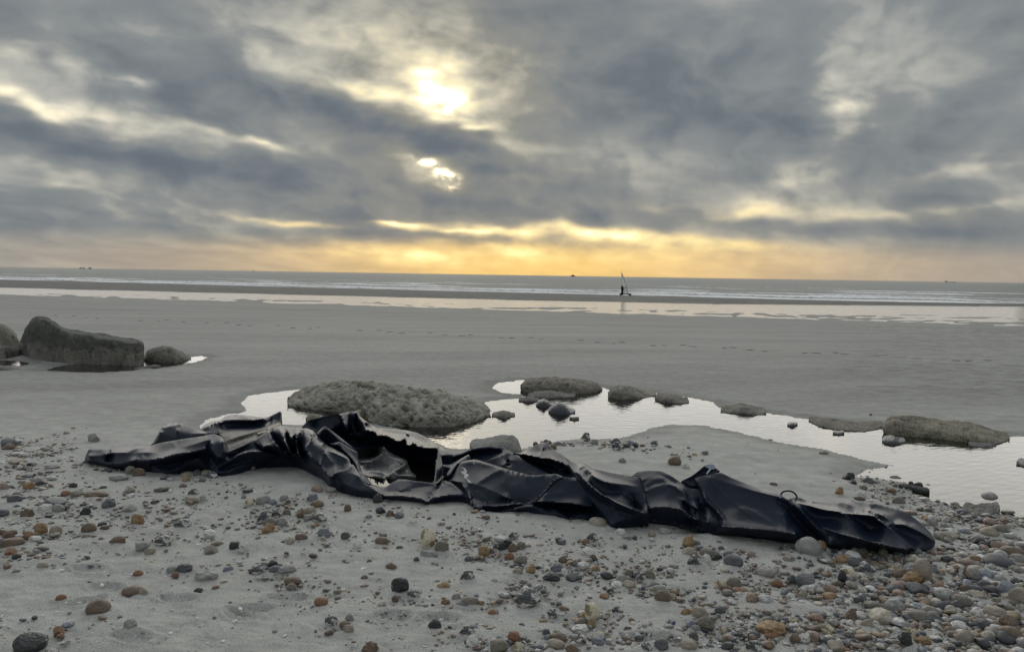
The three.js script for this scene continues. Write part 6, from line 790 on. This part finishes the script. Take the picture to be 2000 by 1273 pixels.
sheet('right_tube', { creases: [['H', 0.035, [[70, 330], [110, 400], [170, 460], [240, 545]]], ['H', 0.006, [[110, 235], [250, 380], [430, 520]], 6], ['H', -0.05, [[600, 360], [660, 420], [760, 540], [850, 650]], 15], ['H', 0.035, [[655, 395], [720, 460], [800, 545], [880, 620]]], ['H', 0.04, [[740, 418], [880, 452], [965, 464], [1060, 535], [1175, 590]]], ['H', 0.045, [[1090, 478], [1190, 492], [1270, 550], [1380, 640], [1458, 710]]], ['H', 0.03, [[1110, 468], [1160, 458], [1250, 490], [1320, 540]]], ['H', 0.035, [[1265, 545], [1390, 548], [1490, 590], [1585, 655]]], ['H', 0.025, [[1000, 408], [1060, 430], [1130, 466]]], ['H', 0.012, [[300, 420], [420, 470], [560, 560]]], ['H', 0.02, [[120, 470], [160, 540], [185, 605]]]],
  seed: 23, boost: 2.5, crumple: 0.005, skirt: 0.2,
  rim: seen('H', [[22, 248, 4.98], [100, 222, 5.02], [190, 209, 5.04], [260, 240, 4.99], [370, 284, 4.93], [480, 324, 4.88], [570, 342, 4.84], [620, 364, 4.88], [700, 370, 4.92], [770, 396, 4.93], [860, 402, 4.96], [950, 405, 4.99], [1050, 397, 5.02], [1180, 408, 5.01], [1280, 430, 4.94], [1400, 465, 4.82], [1500, 540, 4.62], [1560, 600, 4.46], [1591, 655, 4.32], [1580, 694, 4.24], [1500, 722, 4.2], [1400, 742, 4.17], [1300, 738, 4.17], [1200, 728, 4.18], [1080, 714, 4.2], [950, 698, 4.22], [860, 672, 4.27], [700, 660, 4.3], [550, 640, 4.35], [400, 624, 4.39], [190, 614, 4.45], [40, 598, 4.52], [30, 560, 4.55], [10, 518, 4.6], [40, 514, 4.6], [64, 490, 4.62], [72, 420, 4.7], [58, 330, 4.82]]),
  folds: [seen('H', [[40, 262, 4.93], [80, 330, 4.76], [100, 400, 4.64], [160, 450, 4.56], [215, 510, 4.46], [240, 545, 4.4]]), seen('H', [[60, 520, 4.55], [120, 540, 4.52], [180, 600, 4.44]]), seen('H', [[110, 440, 4.63], [150, 500, 4.55], [180, 560, 4.47]]), seen('H', [[120, 240, 4.95], [250, 280, 4.86], [420, 330, 4.77], [560, 365, 4.72], [620, 400, 4.66]]), seen('H', [[300, 420, 4.54], [450, 450, 4.48], [600, 480, 4.44]]), seen('H', [[575, 350, 4.8], [640, 400, 4.64], [700, 470, 4.49], [770, 555, 4.36], [850, 640, 4.27]]), seen('H', [[560, 390, 4.68], [620, 430, 4.62], [690, 520, 4.5], [770, 600, 4.4], [840, 655, 4.31]]),
    seen('H', [[650, 396, 4.72], [760, 422, 4.64], [880, 452, 4.56], [965, 464, 4.52], [1040, 530, 4.39], [1160, 585, 4.31]]), seen('H', [[660, 380, 4.82], [740, 408, 4.8], [880, 440, 4.68], [960, 455, 4.6]]), seen('H', [[790, 405, 4.9], [870, 430, 4.78], [940, 448, 4.68]]), seen('H', [[960, 470, 4.5], [1090, 480, 4.5], [1190, 492, 4.45], [1260, 548, 4.35], [1330, 605, 4.26], [1400, 665, 4.2], [1458, 710, 4.16]]), seen('H', [[1000, 408, 4.96], [1060, 430, 4.85], [1125, 464, 4.68]]), seen('H', [[960, 430, 4.84], [1050, 465, 4.66]]), seen('H', [[1085, 474, 4.58], [1160, 456, 4.68], [1240, 484, 4.6], [1310, 532, 4.48], [1320, 545, 4.46]]),
    seen('H', [[1160, 470, 4.62], [1250, 520, 4.5]]), seen('H', [[1270, 545, 4.4], [1380, 545, 4.45], [1450, 575, 4.4], [1520, 610, 4.35], [1585, 655, 4.3]]), seen('H', [[1290, 565, 4.37], [1380, 600, 4.32], [1470, 650, 4.24], [1480, 700, 4.19]]), seen('H', [[1180, 440, 4.85], [1330, 480, 4.72], [1440, 540, 4.56]]), seen('H', [[200, 560, 4.38], [450, 580, 4.31], [680, 610, 4.26]]), seen('H', [[850, 560, 4.32], [950, 600, 4.19], [1100, 640, 4.13], [1250, 680, 4.1], [1400, 710, 4.13]]), seen('H', [[900, 670, 4.2], [1100, 692, 4.17], [1300, 715, 4.15]]), seen('H', [[250, 600, 4.4], [500, 620, 4.34], [700, 640, 4.28]])] });
// rain water caught in the hull
part(dinghy, (() => { const P = seen('D', [[150, 560, 0], [180, 640, 0], [240, 700, 0], [330, 730, 0], [480, 760, 0], [640, 720, 0], [900, 720, 0], [1120, 715, 0], [1210, 650, 0], [1350, 590, 0], [1360, 510, 0], [1250, 450, 0], [1130, 430, 0], [900, 390, 0], [650, 360, 0], [300, 420, 0]]).map(([x, y]) => { const q = onLevel(x, y, 0.042); return [q.x, q.z]; }); return flatSheet(P, 0.042, 1.4); })(), new THREE.MeshPhysicalMaterial({ color: 0x8a8c86, roughness: 0.03, transmission: 1, thickness: 0, ior: 1.36, side: THREE.DoubleSide }), 'rain_puddle', 'rain water lying in the hull');
// torn white label, straps, rope handle
const whitePlastic = new THREE.MeshStandardMaterial({ color: new THREE.Color(0.55, 0.57, 0.6), roughness: 0.5, side: THREE.DoubleSide }), blueStrip = new THREE.MeshStandardMaterial({ color: new THREE.Color(0.30, 0.34, 0.40), roughness: 0.4, side: THREE.DoubleSide });
sheet('label', { seed: 31, crumple: 0, skirt: 0, grid: 1.6, rim: seen('E', [[5, 412, 5.4], [60, 430, 5.36], [78, 470, 5.31], [70, 500, 5.28], [100, 505, 5.25], [98, 535, 5.22], [72, 545, 5.21], [110, 580, 5.16], [140, 620, 5.12], [92, 610, 5.14], [78, 572, 5.19], [40, 550, 5.23], [48, 515, 5.27], [0, 478, 5.35], [20, 462, 5.35], [40, 468, 5.33], [38, 440, 5.36]]) }, whitePlastic, 'torn white label');
sheet('valve_strip', { seed: 32, crumple: 0, skirt: 0, grid: 1.6, rim: seen('G', [[1500, 358, 5.11], [1545, 345, 5.13], [1582, 350, 5.13], [1584, 382, 5.09], [1555, 385, 5.08], [1530, 375, 5.09]]) }, blueStrip, 'pale blue strip on the flap');
sheet('strap', { seed: 33, crumple: 0, skirt: 0, grid: 1.6, rim: seen('G', [[1545, 380, 5.07], [1556, 384, 5.07], [1530, 418, 5.02], [1516, 420, 5.02]]) }, whitePlastic, 'short white strap');
{ const pts = seen('H', [[582, 352, 4.83], [600, 334, 4.84], [630, 328, 4.87], [660, 334, 4.9], [682, 352, 4.9], [692, 372, 4.89]]).map(([x, y, d]) => atDepth(x, y, d)); part(dinghy, new THREE.TubeGeometry(new THREE.CatmullRomCurve3(pts), 40, 0.0055, 8), rubber, 'rope_handle'); }
add(dinghy, 'collapsed_dinghy', 'long black rubber boat lying collapsed and folded across the sand', 'dinghy');
// ------------------------------------------------------------------ far off: the land sailor, ships, gulls
function landing(px, py) { const r = ray(px, py).clone(); for (let d = 3; d < 400; d += 0.05) { const t = d / -r.z, x = r.x * t, y = EYE + r.y * t; if (y <= smoothGround(x, -d)) return new THREE.Vector3(x, smoothGround(x, -d), -d); } return onLevel(px, py, SEA_Y); }
{
  const at = landing(1217, 577.2), m = -at.z / F, dark = new THREE.MeshStandardMaterial({ color: 0x14161a, roughness: 0.6 }), cloth = new THREE.MeshPhysicalMaterial({ color: new THREE.Color(0.88, 0.9, 0.88), roughness: 0.95, transmission: 0.4, thickness: 0, side: THREE.DoubleSide });
  const P = (x, y, z = 0) => new THREE.Vector3((x - 1217) * m, (577.6 - y) * m, z), tube = (pts, r, n = 24) => new THREE.TubeGeometry(new THREE.CatmullRomCurve3(pts), n, r, 8);
  const rig = new THREE.Group();
  const mast = [P(1226.3, 573.5), P(1223.2, 562), P(1219.6, 549.5), P(1216.2, 540), P(1212.4, 531.5)], leech = [P(1220.6, 574.3), P(1217.8, 568.5), P(1215.4, 558), P(1213.8, 550), P(1213.0, 543), P(1212.4, 531.5)];
  const mc = new THREE.CatmullRomCurve3(mast), lc = new THREE.CatmullRomCurve3(leech), lines = [0, 0.18, 0.34, 0.5, 0.66, 0.8, 0.995];
  for (let b = 0; b < lines.length - 1; b++) { // panels of the sail between the battens
    const n = 8, pos = [], idx = []; for (let i = 0; i <= n; i++) for (let j = 0; j <= n; j++) { const t = lerp(lines[b] + 0.006, lines[b + 1] - 0.006, i / n), a = mc.getPoint(t), c = lc.getPoint(t), q = a.lerp(c, j / n); pos.push(q.x, q.y, q.z + 0.25 * Math.sin((j / n) * Math.PI)); if (i < n && j < n) { const o = i * (n + 1) + j; idx.push(o, o + 1, o + n + 1, o + 1, o + n + 2, o + n + 1); } }
    const g = new THREE.BufferGeometry(); g.setAttribute('position', new THREE.Float32BufferAttribute(pos, 3)); g.setIndex(idx); g.computeVertexNormals(); part(rig, g, cloth, 'sail_panel');
    if (b) { const a = mc.getPoint(lines[b]), c = lc.getPoint(lines[b]), q = a.clone().lerp(c, 0.5); q.z += 0.27; part(rig, tube([a, q, c], 0.018), dark, 'batten'); }
  }
  part(rig, tube(mast, 0.04), dark, 'mast');
  part(rig, tube([P(1224.5, 561.5, 0.15), P(1219, 563, 0.5), P(1214.2, 563.2, 0.2)], 0.04), dark, 'boom');
  part(rig, tube([P(1212.4, 574.6), P(1220, 574.1), P(1231, 574.8)], 0.09), dark, 'deck');
  for (const [x, z] of [[1212.7, 0.32], [1212.7, -0.32], [1230.6, 0.32], [1230.6, -0.32]]) { const g = new THREE.TorusGeometry(0.135, 0.055, 8, 20); g.translate(P(x, 575.8).x, 0.19, z); part(rig, g, dark, 'wheel'); }
  rig.position.copy(at); add(rig, 'wheeled_sailboard', 'tall pale sail with dark battens on a wheeled board at the far waterline', 'land sailboard');
  // the sailor: one skin over a skeleton of tapered bones
  const B = [[[1213.6, 575], [1214.4, 571.5], 0.085, 0.10], [[1214.4, 571.5], [1215.4, 567.5], 0.10, 0.13], [[1215.8, 575, 0.25], [1216, 571.5, 0.2], 0.085, 0.1], [[1216, 571.5, 0.2], [1215.6, 567.5], 0.1, 0.13], [[1215.5, 567.5], [1214.9, 562.2], 0.19, 0.22], [[1214.9, 562.2], [1215, 560.6], 0.09, 0.08], [[1215.05, 559.7], [1215.1, 559.3], 0.125, 0.12], [[1214.9, 562.4, 0.2], [1216.4, 564.2, 0.36], 0.075, 0.06], [[1216.4, 564.2, 0.36], [1218.2, 563.1, 0.48], 0.058, 0.045], [[1215, 562.4, -0.2], [1217, 564, 0.1], 0.075, 0.06], [[1217, 564, 0.1], [1219.4, 562.9, 0.46], 0.058, 0.045]].map(([a, b, ra, rb]) => [P(...a), P(...b), ra, rb]);
  const N = 64, c0 = P(1216, 567.3, 0.1), half = 1.15, mcubes = new MarchingCubes(N, dark, false, false, 60000), q = new THREE.Vector3(), e = new THREE.Vector3();
  for (let k = 0; k < N; k++) for (let j = 0; j < N; j++) for (let i = 0; i < N; i++) {
    q.set(c0.x + ((i - N / 2) / (N / 2)) * half, c0.y + ((j - N / 2) / (N / 2)) * half, c0.z + ((k - N / 2) / (N / 2)) * half); let s = 0;
    for (const [a, b, ra, rb] of B) { e.subVectors(b, a); const t = clamp(q.clone().sub(a).dot(e) / e.lengthSq()), d = q.distanceTo(a.clone().addScaledVector(e, t)) - lerp(ra, rb, t); s += Math.exp(-d * 38); }
    mcubes.field[i + j * N + k * N * N] = Math.log(s + 1e-30) / 38;
  }
  mcubes.isolation = 0; mcubes.update();
  const n = mcubes.count, g = new THREE.BufferGeometry(), pos = new Float32Array(n * 3); for (let i = 0; i < n * 3; i += 3) { pos[i] = mcubes.positionArray[i] * half + c0.x; pos[i + 1] = mcubes.positionArray[i + 1] * half + c0.y; pos[i + 2] = mcubes.positionArray[i + 2] * half + c0.z; }
  g.setAttribute('position', new THREE.BufferAttribute(pos, 3)); g.setAttribute('normal', new THREE.BufferAttribute(mcubes.normalArray.slice(0, n * 3), 3));
  const person = new THREE.Mesh(g, new THREE.MeshStandardMaterial({ color: 0x1b1d22, roughness: 0.9 })); person.position.copy(at); add(person, 'person', 'person in dark clothes standing on the wheeled board, arms held to the sail', 'person');
}
{
  const grey = new THREE.MeshStandardMaterial({ color: new THREE.Color(0.72, 0.70, 0.68), roughness: 0.9 }), pale = new THREE.MeshStandardMaterial({ color: new THREE.Color(0.85, 0.82, 0.79), roughness: 0.9 }), D = 9000, s = D / F;  // far ship paint lightened to put distance haze into the colour
  const hullShape = (l, h, b) => { const g = new THREE.BoxGeometry(l, h, b, 8, 2, 4), p = g.attributes.position; for (let i = 0; i < p.count; i++) { const x = p.getX(i) / (l / 2), y = p.getY(i) / h + 0.5; p.setZ(i, p.getZ(i) * (1 - 0.75 * Math.abs(x) ** 3)); p.setX(i, p.getX(i) * (0.9 + 0.1 * y)); p.setY(i, p.getY(i) + h * 0.2 * x * x * y); } g.translate(0, h / 2, 0); g.computeVertexNormals(); return g; };
  const box = (x, y, w, h, b = 12) => new THREE.BoxGeometry(w, h, b).translate(x, y + h / 2, 0), pole = (x, y, h, r = 0.8) => new THREE.CylinderGeometry(r * 0.6, r, h, 8).translate(x, y + h / 2, 0);
  const ship = (px, py, label, build, m = grey) => { const o = new THREE.Group(); build(o, m); const p = atDepth(px, py, D); o.position.set(p.x, SEA_Y, -D); add(o, 'ship', label, 'ship'); };
  ship(160, 524, 'larger of two hazy ships on the horizon at far left, with a tall mast', (o, m) => { part(o, hullShape(72, 9, 16), m, 'hull'); part(o, box(-16, 9, 22, 9), m, 'superstructure'); part(o, box(20, 9, 14, 11), m, 'superstructure'); part(o, pole(6, 9, 30, 1.4), m, 'mast'); part(o, pole(20, 20, 8), m, 'mast'); });
  ship(175, 525, 'smaller squarish hazy ship on the horizon right beside the masted one', (o, m) => { part(o, hullShape(40, 7, 12), m, 'hull'); part(o, box(-8, 7, 15, 12), m, 'superstructure'); part(o, box(10, 7, 11, 15), m, 'superstructure'); });
  ship(494, 530, 'tiny boat on the horizon left of the sunset glow', (o, m) => { part(o, hullShape(26, 5, 9), m, 'hull'); part(o, box(2, 5, 10, 7, 7), m, 'cabin'); });
  ship(1119, 540, 'dark small ship with one central tower on the horizon, left of the sail', (o, m) => { const k = new THREE.MeshStandardMaterial({ color: new THREE.Color(0.16, 0.14, 0.12), roughness: 0.9 }); part(o, hullShape(62, 8, 14), k, 'hull'); part(o, box(0, 8, 32, 6), k, 'superstructure'); part(o, box(0, 14, 14, 7), k, 'bridge'); part(o, pole(1, 21, 10, 1.2), k, 'mast'); });
  ship(1857, 550, 'long low hazy tanker on the horizon at far right', (o) => { part(o, hullShape(140, 8, 22), pale, 'hull'); part(o, box(-52, 8, 20, 13), pale, 'superstructure'); part(o, pole(30, 8, 7), pale, 'mast'); part(o, pole(0, 8, 6), pale, 'mast'); }, pale);
  const feather = new THREE.MeshStandardMaterial({ color: 0x3a3a3c, roughness: 0.9, side: THREE.DoubleSide });
  const gull = (px, py, label, turn) => { const o = new THREE.Group(), b = new THREE.SphereGeometry(1, 16, 10).scale(0.28, 0.09, 0.09), p = b.attributes.position; for (let i = 0; i < p.count; i++) if (p.getX(i) < -0.1) p.setY(i, p.getY(i) * 0.5); part(o, b, feather, 'body');
    for (const k of [-1, 1]) { const w = new THREE.BufferGeometry(); w.setAttribute('position', new THREE.Float32BufferAttribute([0.12, 0.03, 0.05 * k, -0.08, 0.03, 0.05 * k, 0.14, 0.20, 0.36 * k, -0.02, 0.19, 0.36 * k, -0.04, 0.10, 0.78 * k], 3)); w.setIndex([0, 1, 2, 1, 3, 2, 2, 3, 4]); w.computeVertexNormals(); part(o, w, feather, 'wing'); }
    o.position.copy(atDepth(px, py, 330)); o.rotation.y = turn; add(o, 'gull', label, 'bird'); };
  gull(1748, 470, 'tiny gull in flight low over the sea, the one further right', 1.2); gull(1543, 483, 'tiny gull in flight low over the sea, the one further left', 0.9);
}
renderer.render(scene, camera);
